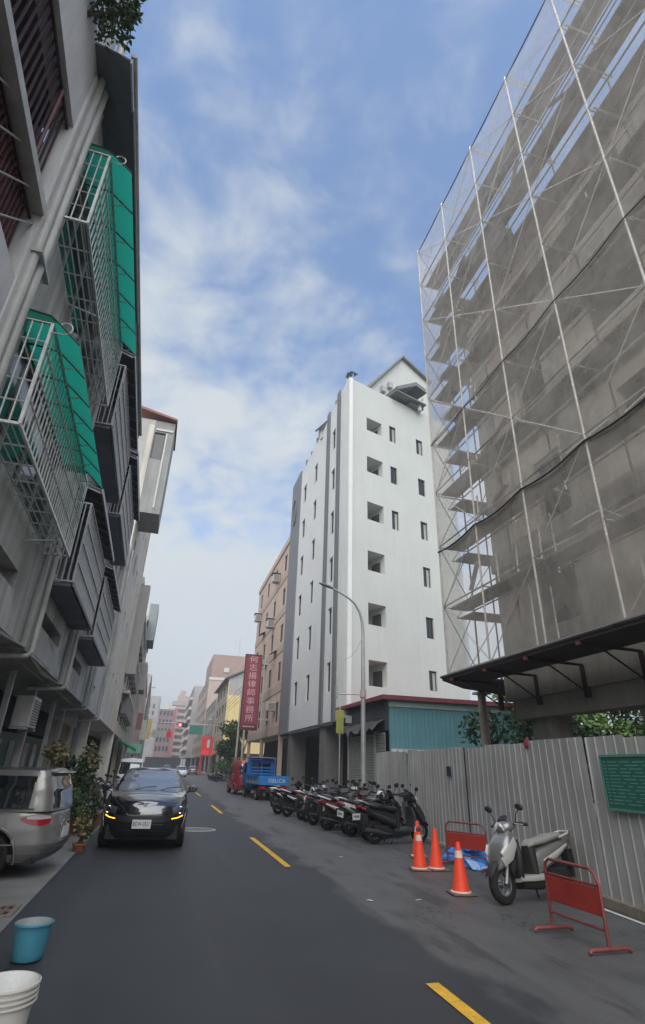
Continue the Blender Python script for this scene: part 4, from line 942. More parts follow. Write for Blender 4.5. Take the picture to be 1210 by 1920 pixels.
for k in range(4):
    wr.part('wire', MB().tube([(8.15+.0*k, 62, 10.6-.5*k), (8.0, 82, 10.0-.5*k), (7.6, 100, 9.0-.35*k)], .022, 4), cablem); wr.part('wire', MB().tube([(8.15, 62, 9.8-1.6*k*.5), (11, 80, 9.7-.8*k), (14, 97, 9.9-.8*k)], .022, 4), cablem)
def signal(label, x, y, z, side, red=True):
    t = Thing('traffic_signal', label, 'traffic light', (x, y, 0), 0, 'traffic lights down the street')
    xp = side; t.part('pole', MB().tube([(xp,y,0),(xp,y,z+.6)], .1, 8), steelg); t.part('mast_arm', MB().tube([(xp,y,z+.3),(x+1.0,y,z+.2)], .06, 6), steelg)
    h = t.part('signal_head', MB().box(x-.75, x+.75, y-.15, y+.1, z-.35, z+.3), M('signal_black', (.03,.03,.03), .5) if 'signal_black' not in bpy.data.materials else bpy.data.materials['signal_black'])
    for k in range(3):
        lit = k == 0
        t.part('lens', MB().lathe([(0,-.17),(.2,-.17),(.22,-.15)], 12, (x-.48+.48*k, y, z), 'y'), (M('lens_red_lit', (.5,.02,.02), .4, emit=(1,.05,.08), es=5) if 'lens_red_lit' not in bpy.data.materials else bpy.data.materials['lens_red_lit']) if lit else glassd, parent=h)
    return t
signal('red traffic light over the far crossing, right of the pole', 2.6, 98, 7.6, -3.2)
ss = Thing('street_sign', 'green direction sign hanging over the far crossing', 'sign', (4.9, 97, 0)); ss.part('board', MB().box(3.7, 5.9, 97.0, 97.1, 6.2, 7.6), M('sign_green', (.03,.17,.13), .5)); ss.part('hanger', MB().tube([(3.7,97.05,7.75),(8.9,97.05,7.75),(8.9,97.05,0)], .07, 6), steelg)
ws = Thing('shop_sign', 'white and red shop sign sticking out on the left of the far street', 'sign', (-1.6, 84, 0)); ws.part('board', MB().box(-1.9, .1, 84, 84.2, 5.0, 5.9), framew); ws.part('red_end', MB().box(.1, .8, 84, 84.2, 5.05, 5.85), redb); ws.part('bracket', MB().tube([(-3.6,84.1,5.5),(-1.9,84.1,5.5)], .05, 5), steelg)
gs = Thing('shop_sign', 'pale green shop sign on the left beyond the cream block', 'sign', (-2.2, 56.5, 0)); gs.part('board', MB().box(-3.2, -2.0, 56.4, 56.6, 2.5, 3.3), M('sign_pale_green', (.25,.55,.42), .5)); gs.part('panel_white', MB().box(-3.0, -2.2, 56.4, 56.6, 1.5, 2.2), framew)

# ---------------------------------------------------------------- trees and plants
def tree(label, x, y, h, blobs, mats, n=500, size=.28, group=None, name='tree'):
    rnd = random.Random(int(x*13+y*7)); t = Thing(name, label, 'tree', (x, y, 0), 0, group)
    tr = MB().tube([(x,y,0),(x+.1,y,h*.35),(x-.05,y+.1,h*.7)], [.16,.12,.06], 8)
    for c, r in blobs: tr.tube([(x,y,h*.3),(x+c[0]*.5,y+c[1]*.5,(h*.35+c[2])/2+.3),(x+c[0],y+c[1],c[2])], [.08,.05,.02], 5)
    t.part('trunk', tr, barkm)
    for i, (c, r) in enumerate(blobs):
        mb = MB(); leaves(mb, (x+c[0], y+c[1], c[2]), r, n, size, rnd); t.part('crown', mb, mats[i % len(mats)], fix=False)
    return t
def rblobs(rnd, n, sx, sy, z0, z1, r):
    return [((rnd.uniform(-sx,sx), rnd.uniform(-sy,sy), rnd.uniform(z0,z1)), (r*rnd.uniform(.7,1.3), r*rnd.uniform(.7,1.3), r*rnd.uniform(.5,.9))) for _ in range(n)]
rnd = random.Random(42)
tree('dark green tree behind the hoarding beside the teal shed', 12.9, 19.5, 3.6, rblobs(rnd, 8, 1.6, 1.0, 1.8, 4.0, .9), [leafd, leafm, leafd], 420, .22)
tree('bushy dark tree behind the hoarding left of the concrete column', 15.8, 20.5, 3.4, rblobs(rnd, 7, 1.4, 1.0, 1.6, 3.8, .9), [leafd, leafm], 380, .22)
for i, (x, y, l) in enumerate(((17.4, 21.5, 'leftmost'), (20.2, 22.0, 'middle'), (22.6, 22.5, 'rightmost'))):
    tree('sunlit green tree seen under the unfinished building, %s of three' % l, x, y, 4.4, rblobs(rnd, 12, 1.9, 1.4, 1.2, 5.6, 1.15), [leafl, leafm, leafl], 420, .26, 'trees seen under the unfinished building')
tree('leafy street tree by the orange block behind the red van', 9.2, 72, 5.5, rblobs(rnd, 9, 1.5, 1.8, 2.2, 6.5, 1.3), [leafd, leafm], 380, .4)
tree('dark street tree behind the pale poles', 9.0, 84, 4.5, rblobs(rnd, 8, 1.5, 1.8, 1.2, 5.0, 1.3), [leafd, leafm, leafd], 380, .4)
PX = -2.15
plant('potted_shrub', 'tall leafy shrub in the planter behind the black car', (-2.1, 17.6, .0), [((0,0,1.2),(.35,.4,.5)), ((.1,.3,1.8),(.28,.35,.5)), ((.2,.1,.7),(.5,.6,.35)), ((.3,-.4,.6),(.4,.5,.35))], 260, .12, leafd, 6, (.32,.4), lmats=[leafd, leafy, leafm])
plant('potted_shrub', 'bushy shrub with pale dry leaves beside the van rear', (-2.3, 15.6, 0), [((0,0,1.0),(.45,.4,.45)), ((.1,.3,1.5),(.4,.4,.35)), ((-.2,0,1.9),(.3,.3,.3)), ((.3,-.2,.75),(.35,.4,.3))], 320, .12, leafm, 6, (.3,.38), lmats=[leafm, leafd, leafy, leafm])
plant('flowering_plant', 'low plant with yellow leaves at the van bumper', (-1.45, 14.2, 0), [((0,0,.5),(.14,.2,.25)), ((.05,.25,.35),(.14,.2,.2))], 90, .11, leafy, 4, (.14,.16), lmats=[leafy, leafm])
plant('potted_shrub', 'row shrub farther along the left gutter', (-2.3, 20.5, 0), [((0,0,1.0),(.4,.5,.5)), ((0,.5,1.6),(.35,.4,.5))], 280, .14, leafd, 4, (.3,.38))
pb = Thing('planter_box', 'low red brown planter box beside the black car', 'planter', (-1.75, 18.6, 0)); pb.part('box', MB().box(-2.0, -1.55, 17.6, 20.0, .01, .34).box(-2.03, -1.52, 17.57, 20.03, .34, .39), potm, bevel=.01); pb.part('soil', MB().box(-1.97,-1.58,17.63,19.97,.391,.40), barkm)

# far end fillers: hazy blocks beyond the crossing and blade signs along the far left side
for i, (x0, x1, y, h, mt, l) in enumerate(((-16, -5.2, 300, 33, fargrey, 'hazy grey tower far behind the left buildings'), (3.8, 9.5, 320, 36, pinkm, 'hazy pink tower far behind the red clad block'), (-3.4, 3.6, 340, 31, wallcream, 'hazy cream block far beyond the red clad block'))):
    t = Thing('far_block', l, 'building', ((x0+x1)/2, y, 0), 0, 'hazy blocks beyond the street end')
    t.part('mass', MB().box(x0, x1, y, y+20, 0, h), mt); t.part('roof_house', MB().box(x0+1, x0+4, y+2, y+8, h, h+3), mt)
    for k in range(8):
        for j in range(4): xx = x0+.8+(x1-x0-1.6)*j/4; t.part('window', MB().box(xx, xx+.9, y-.1, y-.01, 4+k*3.3, 5.8+k*3.3), glassd)
for i, (x, y, z, h, c, l) in enumerate(((-3.0, 66, 5.0, 1.7, (.30,.14,.13), 'narrow red blade sign on the far left side'), (-2.7, 72, 4.2, 2.2, (.60,.58,.52), 'white blade sign on the far left side'), (-3.2, 90, 6.0, 2.2, (.16,.30,.26), 'green blade sign on the far left side'), (-2.9, 104, 5.5, 3.2, (.62,.42,.12), 'yellow blade sign on the far left side'))):
    t = Thing('blade_sign', l, 'sign', (x, y, z), 0, 'blade signs on the far left side'); t.part('panel', MB().box(x-.3, x+.3, y, y+.15, z, z+h), M('blade_paint%d' % i, c, .55)); t.part('bracket', MB().box(x-1.2, x-.3, y+.05, y+.1, z+h-.3, z+h-.22).box(x-1.2, x-.3, y+.05, y+.1, z+.2, z+.28), steelg)
# ---------------------------------------------------------------- vehicles
blackp = M('paint_black', (.006,.006,.008), .2, 0, .1, 3, 0, spec=.35, coat=1)
silverp = M('paint_champagne_silver', (.27,.262,.245), .32, .5, .05, 2, 0, coat=.8)
redp = M('paint_red', (.42,.045,.055), .35, 0, .1, 3, 0, coat=.5)
bluep = M('paint_truck_blue', (.035,.20,.52), .45, 0, .15, 3, .05)
whitecar = M('paint_white', (.70,.71,.72), .3, 0, .05, 3, 0, coat=.6)
greycar = M('paint_grey', (.25,.26,.27), .3, .3, .05, 3, 0, coat=.6)
cglass = M('car_glass', (.012,.016,.018), .03, 0, 0, 1, 0, spec=1.0, coat=1)
tyrem = M('tyre_rubber', (.018,.018,.018), .85, 0, .15, 10)
rimm = M('alloy_rim', (.40,.40,.41), .3, .9, .08, 6)
chrome = M('chrome_trim', (.70,.70,.70), .12, 1, 0, 1, 0)
plasticb = M('black_plastic', (.022,.022,.023), .6, 0, .12, 8)
taill = M('tail_lens_red', (.42,.012,.03), .12, 0, .1, 6, 0, spec=.7, coat=.6)
clearl = M('clear_lens', (.55,.52,.52), .1, 0, .1, 6, 0, spec=.7)
headl = M('head_lens', (.08,.085,.09), .06, 0, .1, 6, 0, spec=.9)
amber = M('amber_lit', (.7,.35,.02), .3, emit=(1,.40,.015), es=1.5)
platem = M('plate_white', (.72,.73,.73), .5, 0, .06, 6)
platet = M('plate_black', (.03,.03,.035), .6, 0, 0, 1, 0)
def lerp_keys(keys, t):
    for i in range(len(keys)-1):
        a, b = keys[i], keys[i+1]
        if t <= b[0] or i == len(keys)-2:
            f = min(1, max(0, (t-a[0])/(b[0]-a[0]))); f = f*f*(3-2*f)*.5+f*.5; return [p+(q-p)*f for p, q in zip(a[1:], b[1:])]
class Car:
    def __init__(s, name, label, cat, sp, paint, group=None):
        s.sp = sp; s.t = Thing(name, label, cat, (0,0,0), 0, group); s.paint = paint; s.n = sp.get('n', 5)
    def ztop(s, y): return lerp_keys(s.sp['top'], y)[0]
    def pos(s, th, t, off=0):
        lf, lr, hw = lerp_keys(s.sp['low'], t); n = s.n; c, sn = math.cos(th), math.sin(th)
        x = hw*math.copysign(abs(c)**(2/n), c); y = (lf if sn > 0 else lr)*math.copysign(abs(sn)**(2/n), sn)
        y -= s.sp.get('bow', .10)*((x/hw)**2 if sn > 0 else -(x/hw)**2*.6)*min(1, abs(sn)**.5*1.3)
        z = s.sp['z0'] + t*(s.ztop(y)-s.sp['z0'])
        if off:
            e = .01; p = Vector((x,y,z)); a = Vector(s.pos(th+e, t)) - Vector(s.pos(th-e, t)); b = Vector(s.pos(th, min(1,t+e))) - Vector(s.pos(th, max(0,t-e)))
            nr = a.cross(b).normalized(); q = p + nr*off
            return tuple(q)
        return (x, y, z)
    def thx(s, x, t, front=True):
        hw = lerp_keys(s.sp['low'], t)[2]; v = max(-1, min(1, x/hw)); a = math.acos(math.copysign(abs(v)**(s.n/2), v)); return a if front else -a
    def patch(s, th0, th1, t0, t1, off, nu=10, nv=5, tap=None):
        mb = MB()
        for i in range(nu+1):
            for j in range(nv+1):
                u, v = i/nu, j/nv; a, b = t0, t1
                if tap: a, b = tap(u, t0, t1)
                mb.v.append(s.pos(th0+(th1-th0)*u, a+(b-a)*v, off))
        for i in range(nu):
            for j in range(nv): k = i*(nv+1)+j; mb.face((k, k+nv+1, k+nv+2, k+1))
        return mb
    def gpos(s, th, t):
        g = s.sp['gh']; lf, lr, hw = lerp_keys(g, t); n = s.sp.get('gn', 7); c, sn = math.cos(th), math.sin(th)
        x = hw*math.copysign(abs(c)**(2/n), c); f = math.copysign(abs(sn)**(2/n), sn); mid = (lf+lr)/2; y = mid+(lf-lr)/2*f
        y -= .10*(x/hw)**2*max(0, sn) - .04*(x/hw)**2*max(0, -sn)
        zb = s.ztop(y)-.03; return (x, y, zb + t*(s.sp['H']-zb))
    def build(s):
        sp = s.sp; NT, NV = 144, 22; wheels = sp['wheels']; ra = sp['ra']
        body = MB()
        for j in range(NV+1):
            for i in range(NT): body.v.append(s.pos(2*math.pi*i/NT, j/NV))
        for j in range(NV):
            for i in range(NT):
                a = (j*NT+i, j*NT+(i+1) % NT, (j+1)*NT+(i+1) % NT, (j+1)*NT+i)
                c = sum((Vector(body.v[k]) for k in a), Vector())/4
                if any(math.hypot(c.y-wy, c.z-sp['rw']) < ra for wy in wheels) and abs(c.x) > .5*sp['W']*.7: continue
                body.face(a)
        # top cap strips
        top = [s.pos(math.pi/2 + math.pi*(i+.001)/(NT/2)*(1), 1) for i in range(NT//2+1)]
        q = 8; b0 = len(body.v)
        for p in top:
            for k in range(q+1):
                u = 1-2*k/q; body.v.append((p[0]*u, p[1], p[2] + sp.get('crown', .05)*(1-u*u)*min(1, abs(p[0])/.5)))
        for i in range(len(top)-1):
            for k in range(q): a = b0+i*(q+1)+k; body.face((a, a+1, a+q+2, a+q+1))
        # greenhouse
        gb = MB(); GV = 14; glass = {'windshield': MB(), 'rear_window': MB(), 'side_window': MB(), 'side_window2': MB()}
        ring = [[s.gpos(2*math.pi*i/NT, j/GV) for i in range(NT)] for j in range(GV+1)]
        for j in range(GV):
            for i in range(NT):
                ps = [ring[j][i], ring[j][(i+1) % NT], ring[j+1][(i+1) % NT], ring[j+1][i]]
                c = sum((Vector(p) for p in ps), Vector())/4; nr = (Vector(ps[1])-Vector(ps[0])).cross(Vector(ps[3])-Vector(ps[0])); nr = nr.normalized() if nr.length > 0 else Vector((1,0,0))
                tt = (j+.5)/GV; tgt = gb
                if sp.get('gt0', .1) < tt < sp.get('gt1', .9):
                    if nr.y > .30 and abs(nr.x) < .55: tgt = glass['windshield']
                    elif nr.y < -.22 and abs(nr.x) < sp.get('rwx', .6): tgt = glass['rear_window']
                    elif abs(nr.x) > sp.get('swx', .75) and not any(a < c.y < b for a, b in sp.get('pillars', ())) and sp['sw'][0] < c.y < sp['sw'][1]: tgt = glass['side_window' if c.x < 0 else 'side_window2']
                tgt.add(ps, [(0,1,2,3)])
        tr = [s.gpos(math.pi/2+math.pi*i/(NT/2), 1) for i in range(NT//2+1)]; b0 = len(gb.v)
        for p in tr:
            for k in range(q+1): u = 1-2*k/q; gb.v.append((p[0]*u, p[1], p[2]+.045*(1-u*u)*min(1, abs(p[0])/.4)))
        for i in range(len(tr)-1):
            for k in range(q): a = b0+i*(q+1)+k; gb.face((a, a+1, a+q+2, a+q+1))
        def weld(mb):
            bm = bmesh.new(); vs2 = [bm.verts.new(p) for p in mb.v]
            for f in mb.f:
                try: bm.faces.new([vs2[k] for k in f])
                except ValueError: pass
            bmesh.ops.remove_doubles(bm, verts=bm.verts, dist=.0006); bmesh.ops.dissolve_degenerate(bm, dist=.0005, edges=bm.edges)
            bmesh.ops.recalc_face_normals(bm, faces=bm.faces); r = MB(); bm.verts.index_update(); r.v = [tuple(v.co) for v in bm.verts]; r.f = [tuple(v.index for v in f.verts) for f in bm.faces]; r.m = [0]*len(r.f); bm.free(); return r
        T = s.t
        s.body = T.part('body', weld(body), s.paint, smooth=38, fix=False)
        s.cabin = T.part('cabin', weld(gb), s.paint, smooth=38, fix=False)
        for k, mb in glass.items():
            if mb.f: T.part(k.replace('2', ''), weld(mb), cglass, parent=s.cabin, smooth=40, fix=False)
        # underbody and wheel wells
        T.part('underbody', MB().box(-sp['W']*.40, sp['W']*.40, -sp['L']*.44, sp['L']*.44, sp['z0']-.03, sp['z0']+.25), plasticb)
        for wy in wheels:
            for sx in (-1, 1):
                xw = sx*(sp['W']/2-.13)
                well = MB(); m_ = 18
                for k in range(m_+1):
                    a = math.pi*k/m_*1.1-.05*math.pi; well.v += [(sx*sp['W']*.27, wy+ra*math.cos(a), sp['rw']+ra*math.sin(a)), (sx*(sp['W']/2-.03), wy+ra*math.cos(a), sp['rw']+ra*math.sin(a))]
                    if k: well.face((2*k-2, 2*k-1, 2*k+1, 2*k))
                well.box(sx*sp['W']*.26, sx*sp['W']*.27, wy-ra, wy+ra, sp['z0'], sp['rw']+ra)
                T.part('wheel_well', well, plasticb, fix=False)
                lip = []
                for k in range(25):
                    a = math.pi*(k/24*1.16-.08); yy, zz_ = wy+(ra+.012)*math.cos(a), sp['rw']+(ra+.012)*math.sin(a)
                    tt = max(0, min(1, (zz_-sp['z0'])/(s.ztop(yy)-sp['z0']))); hw = lerp_keys(sp['low'], tt)[2]; lr_ = lerp_keys(sp['low'], tt)[0 if yy > 0 else 1]
                    xx = hw*(max(0, 1-(abs(yy)/lr_)**s.n))**(1/s.n); lip.append((sx*(xx+.002), yy, zz_))
                T.part('arch_lip', MB().tube(lip, .022, 6), s.paint, smooth=60)
                wheel(T, xw, wy, sp['rw'], sx, sp['rw'], .22)
        return s
def wheel(T, x, y, z, sx, r, w_, spokes=6):
    w2 = w_/2; rr = r*.66
    pr = [(rr, -w2*.9), (r*.9, -w2), (r*.985, -w2*.8), (r, -w2*.4), (r, w2*.4), (r*.985, w2*.8), (r*.9, w2), (rr, w2*.9), (rr*.95, 0)]
    ty = T.part('wheel', MB().lathe(pr, 28, (x,y,z), 'x', closed=True), tyrem, smooth=40)
    rim = MB().lathe([(rr, sx*w2*.85), (rr*.93, sx*w2*.7), (rr*.9, sx*w2*.2), (.0, sx*w2*.2)], 28, (x,y,z), 'x')
    for k in range(spokes):
        a = 2*math.pi*k/spokes; d = Vector((0, math.cos(a), math.sin(a))); p = Vector((x+sx*w2*.55, y, z))
        rim.tube([p+d*.03, p+d*rr*.95], [.035, .028], 6)
    rim.lathe([(0, sx*w2*.75), (.05, sx*w2*.72), (.06, sx*w2*.4)], 14, (x,y,z), 'x')
    T.part('rim', rim, rimm, parent=ty, smooth=40)
def mirror(T, x, y, z, sx, mt, s_=1):
    T.part('wing_mirror', MB().loft([((x, y-.07*s_, z), (.10*s_,0,0), (0,0,.07*s_)), ((x, y, z+.005), (.115*s_,0,0), (0,0,.085*s_)), ((x, y+.07*s_, z), (.08*s_,0,0), (0,0,.05*s_))], 12).tube([(x-sx*.08, y, z-.05), (x-sx*.2, y, z-.09)], .025, 6), mt, smooth=50)
def place(T, x, y, heading, z=0):      # heading: compass degrees from +Y towards +X
    T.o.location = (x, y, z); T.o.rotation_euler[2] = -R_(heading)
def plate(T, txt, y, z, face, w_=.38, h_=.16, tilt=0, x=0, parent=None):
    o = T.part('number_plate', MB().box(x-w_/2, x+w_/2, y-.008, y+.008, z-h_/2, z+h_/2), platem, parent=parent)
    if txt:
        me = text_mesh(txt, h_*.66, platet, .001); ob_ = T.inst('plate_number', me, (x, y+face*.0095, z), parent=o, rot=(R_(90), 0, R_(180) if face > 0 else 0)); ob_.scale = (w_*.86/max(.01, me.vertices and (max(v.co.x for v in me.vertices)-min(v.co.x for v in me.vertices))), 1, 1)
    return o

# black SUV, coming towards the camera
SUV = dict(L=4.85, W=1.94, H=1.60, z0=.24, n=4.6, bow=.16, rw=.37, ra=.44, wheels=(1.45, -1.45), crown=.055, gn=6,
    top=[(-2.5,1.16),(-1.5,1.16),(.6,1.13),(1.15,1.10),(1.8,1.03),(2.25,.93),(2.5,.86)],
    low=[(0,2.26,2.25,.90),(.18,2.36,2.38,.945),(.5,2.43,2.42,.97),(.75,2.42,2.40,.965),(.92,2.36,2.36,.93),(1,2.27,2.30,.885)],
    gh=[(0,1.12,-2.22,.875),(.5,.70,-2.10,.80),(.85,.36,-1.98,.71),(1,.18,-1.85,.64)], gt0=.05, gt1=.9, sw=(-1.9, .9), pillars=((-1.1,-.98),(.12,.2)))
skyglass = M('sky_reflection_windscreen', (.30,.34,.40), .04, .42, 0, 1, 0, spec=.8)  # pale metallic colour puts extra bright sky reflection into the windscreen
c = Car('black_suv', 'black SUV driving towards the camera with amber front lights lit', 'car', SUV, blackp).build(); T = c.t
for ch in c.cabin.children:
    if ch.name.startswith('windshield'): ch.data.materials[0] = skyglass
for sx in (-1, 1):
    a, b = c.thx(sx*.60, .8), c.thx(sx*.955, .8)
    hl = T.part('headlight', c.patch(a, b, .70, .90, .006, 10, 5, lambda u, p, q: (p-.02+.06*u, q-.03+.05*u)), headl, smooth=60, fix=False)
    T.part('lens_ring', MB().lathe([(.05,0),(.065,.008),(.075,.0)], 16, (sx*.78, 2.31, .80), 'y'), chrome, parent=hl, smooth=60)
    a, b = c.thx(sx*.60, .55), c.thx(sx*.84, .55)
    T.part('amber_light', c.patch(a, b, .555, .580, .012, 10, 2), amber, smooth=60, fix=False)
    T.part('intake', c.patch(c.thx(sx*.45, .4), c.thx(sx*.90, .4), .28, .50, .004, 8, 3), plasticb, smooth=60, fix=False)
    mirror(T, sx*1.06, .72, 1.17, sx, blackp)
gr_ = T.part('grille', c.patch(c.thx(.62, .62), c.thx(-.62, .62), .50, .68, .005, 16, 4), plasticb, smooth=60, fix=False)
for k in range(4): T.part('grille_bar', c.patch(c.thx(.58, .6), c.thx(-.58, .6), .515+k*.042, .526+k*.042, .014, 16, 1), M('grille_bar', (.10,.10,.11), .3, .6) if k == 0 else bpy.data.materials['grille_bar'], parent=gr_, smooth=60, fix=False)
T.part('chrome_lip', c.patch(c.thx(.12, .44), c.thx(-.45, .44), .425, .452, .016, 12, 1), chrome, smooth=60, fix=False)
T.part('lower_grille', c.patch(c.thx(.7, .25), c.thx(-.7, .25), .06, .28, .005, 16, 3), plasticb, smooth=60, fix=False)
plate(T, 'BDW-0521', 2.475, .53, 1, .40, .17, x=.02)
for sx in (-.25, .35): T.part('wiper', MB().tube([(sx, 1.16, 1.145), (sx-.28, 1.02, 1.21), (sx-.5, .98, 1.22)], .009, 5), plasticb)
T.part('badge', MB().box(-.04,.04,2.33,2.345,.885,.94), chrome)
place(T, -.17, 16.5, 181.0)

# silver minivan, nose-in on the left
MV = dict(L=4.75, W=1.82, H=1.575, z0=.24, n=5.6, bow=.10, rw=.325, ra=.41, wheels=(1.42, -1.42), crown=.03, gn=8, rwx=.45, swx=.6,
    top=[(-2.45,1.0),(-1.0,.98),(.9,.95),(1.4,.93),(2.0,.82),(2.4,.68)],
    low=[(0,2.2,2.20,.84),(.12,2.3,2.30,.88),(.3,2.36,2.38,.905),(.6,2.36,2.34,.91),(.9,2.28,2.30,.90),(1,2.2,2.25,.875)],
    gh=[(0,1.35,-2.30,.87),(.5,.85,-2.24,.83),(.85,.3,-2.16,.78),(1,.05,-2.10,.72)], gt0=.06, gt1=.84, sw=(-1.9, 1.1), pillars=((-.62,-.52),(.42,.5)))
c = Car('silver_minivan', 'champagne silver minivan parked nose in, red tail light showing', 'car', MV, silverp).build(); T = c.t
for sx in (-1, 1):
    a, b = c.thx(sx*.58, .75, False), c.thx(sx*.908, .75, False)-(.16 if sx > 0 else -.16)*(-1)
    # lens wraps from the rear face round the corner onto the side
    th0 = -math.acos(math.copysign((.60/.91)**(c.n/2), sx)); th1 = -(math.pi - .58) if sx < 0 else -.58
    tl = T.part('tail_light', c.patch(th0, th1, .66, .92, .010, 18, 6, lambda u, p, q: (p+.03+.11*abs(2*u-1)**2.5, q-.02-.07*abs(2*u-1)**2.5)), taill, smooth=60, fix=False)
    T.part('clear_lens', c.patch(th0+(th1-th0)*.1, th0+(th1-th0)*.86, .80, .90, .016, 16, 4, lambda u, p, q: (p+.03*abs(u-.5), q-.07*abs(u-.5))), clearl, parent=tl, smooth=60, fix=False)
    mirror(T, sx*1.0, .95, 1.0, sx, silverp)
    T.part('reflector_strip', c.patch(math.pi+.50 if sx < 0 else 2*math.pi-.50, math.pi+.28 if sx < 0 else 2*math.pi-.28, .075, .10, .012, 8, 1), chrome, smooth=60, fix=False)
T.part('bumper_crease', c.patch(-math.pi+.25, -.25, .33, .355, .014, 30, 2), silverp, smooth=60, fix=False)
T.part('lower_bumper', c.patch(-math.pi+.22, -.22, .02, .16, .006, 30, 3), M('bumper_dark', (.12,.12,.115), .5), smooth=60, fix=False)
T.part('spoiler', MB().prism([(-1.95,1.60),(-2.20,1.555),(-2.21,1.54),(-2.05,1.54)], 'x', -.62, .62), silverp, bevel=.012)
T.part('fuel_lid', MB().lathe([(.085,-.001),(.09,.003),(.0,.003)], 20, (-.905, -1.28, .80), 'x'), silverp, smooth=60)
T.part('window_trim', MB().tube([(-.90,-2.0,1.005),(-.905,-1.0,.985),(-.905,.9,.955)], .013, 6), chrome)
T.part('badge', MB().box(-.10,.10,-2.375,-2.36,.74,.78), chrome); plate(T, '', -2.36, .62, -1, .40, .17)
T.part('rear_wiper', MB().tube([(0,-2.27,1.05),(.25,-2.24,1.10),(.42,-2.24,1.12)], .01, 5), plasticb)
T.part('roof_rail', MB().tube([(-.70,.0,1.55),(-.70,-1.9,1.56)], .018, 6), silverp)
place(T, -3.83, 11.95, -85)

# red delivery van and blue flatbed truck
RV = dict(L=3.75, W=1.58, H=1.88, z0=.30, n=6, bow=.06, rw=.28, ra=.35, wheels=(1.25, -1.1), crown=.02, gn=8, rwx=.6,
    top=[(-1.9,1.08),(1.2,1.05),(1.9,.98)], low=[(0,1.80,1.80,.74),(.3,1.87,1.87,.785),(.9,1.84,1.85,.785),(1,1.80,1.83,.77)],
    gh=[(0,1.72,-1.82,.765),(.6,1.35,-1.78,.735),(.9,1.1,-1.74,.70),(1,.95,-1.70,.65)], gt0=.1, gt1=.8, sw=(.25, 1.2), pillars=())
c = Car('red_van', 'small red delivery van with a roof rack, parked ahead of the blue truck', 'van', RV, redp).build(); T = c.t
for sx in (-1, 1):
    mirror(T, sx*.92, 1.35, 1.2, sx, plasticb); T.part('tail_light', MB().box(sx*.70-.05, sx*.70+.05, -1.90, -1.85, .75, 1.05), taill)
    T.part('lettering', MB().box(sx*.80-.004, sx*.80+.004, -.9, -.2, 1.05, 1.14).box(sx*.80-.004, sx*.80+.004, -.7, -.3, .85, .95), M('van_lettering', (.62,.42,.42), .6) if sx < 0 else bpy.data.materials['van_lettering'])
rk = MB()
for y in (-1.3, -.2, .8): rk.box(-.72, .72, y-.02, y+.02, 1.99, 2.03).box(-.70, -.66, y-.02, y+.02, 1.84, 1.99).box(.66, .70, y-.02, y+.02, 1.84, 1.99)
rk.box(-.72, -.68, -1.5, 1.5, 2.03, 2.07).box(.68, .72, -1.5, 1.5, 2.03, 2.07); T.part('roof_rack', rk, M('rack_tan', (.35,.24,.16), .6)); plate(T, '', -1.90, .6, -1, .34, .15)
place(T, 5.75, 41.8, -3); T.o.scale = (1.1, 1.1, 1.1)
tk = Thing('blue_truck', 'blue flatbed truck seen from behind, parked by the scooters', 'truck', (0,0,0)); T = tk
dm = M('truck_dark', (.04,.04,.045), .7, 0, .2, 5)
T.part('chassis', MB().box(-.45, .45, -2.2, 2.1, .42, .62).box(-.75, .75, -2.1, -2.0, .35, .5), dm)
T.part('bed_floor', MB().box(-.80, .80, -2.25, .75, .72, .80), bluep)
for sx in (-1, 1):
    sp_ = T.part('side_gate', MB().box(sx*.80, sx*.84, -2.25, .75, .72, 1.12), bluep); T.part('stripe', MB().box(sx*.841, sx*.845, -2.2, .7, .74, .90), M('gate_grey', (.30,.33,.36), .6) if sx < 0 else bpy.data.materials['gate_grey'], parent=sp_)
    for y in (-1.5, -.7, .1): T.part('latch', MB().box(sx*.846, sx*.865, y, y+.05, .85, 1.1), dm, parent=sp_)
    T.part('tail_light', MB().box(sx*.62-.14, sx*.62+.14, -2.30, -2.24, .52, .64), taill); T.part('mudflap', MB().box(sx*.62-.16, sx*.62+.16, -1.98, -1.96, .18, .6), dm)
    for y in (-1.45, 1.55): wheel(T, sx*.68, y, .29, sx, .29, .2)
    mirror(T, sx*1.0, 1.9, 1.45, sx, plasticb)
tg = T.part('tailgate', MB().box(-.82, .82, -2.30, -2.255, .70, 1.12), bluep, bevel=.008)
me = text_mesh('DELICA', .24, M('tailgate_letters', (.66,.70,.74), .6), .002); o = T.inst('lettering', me, (.15, -2.302, .90), parent=tg, rot=(R_(90),0,0)); o.scale = (1.15, 1, 1)
hf = MB().box(-.82, -.76, .70, .78, .8, 1.95).box(.76, .82, .70, .78, .8, 1.95).box(-.03, .03, .70, .78, .8, 1.95).box(-.82, .82, .702, .778, 1.9, 1.97)
for z in (1.15, 1.3, 1.45): hf.box(-.8, .8, .72, .76, z, z+.07)
T.part('head_rack', hf, bluep)
T.part('cab', MB().loft([((0,.86,1.15),(.80,0,0),(0,0,.72)), ((0,1.0,1.15),(.80,0,0),(0,0,.74)), ((0,1.7,1.14),(.80,0,0),(0,0,.72)), ((0,2.1,1.0),(.79,0,0),(0,0,.55)), ((0,2.3,.85),(.76,0,0),(0,0,.38))], 28, 6), bluep, smooth=40)
T.part('rear_window', MB().box(-.55, .55, .845, .858, 1.25, 1.70), cglass)
for sx in (-1, 1): T.part('side_window', MB().prism([(1.05,1.2),(1.75,1.2),(1.62,1.68),(1.05,1.70)], 'x', sx*.775, sx*.806), cglass)
T.part('roof_board', MB().box(-.78, .7, .3, 1.7, 1.985, 2.02), M('board_pinkish', (.45,.30,.28), .7)); plate(T, '', -2.31, .55, -1, .32, .15)
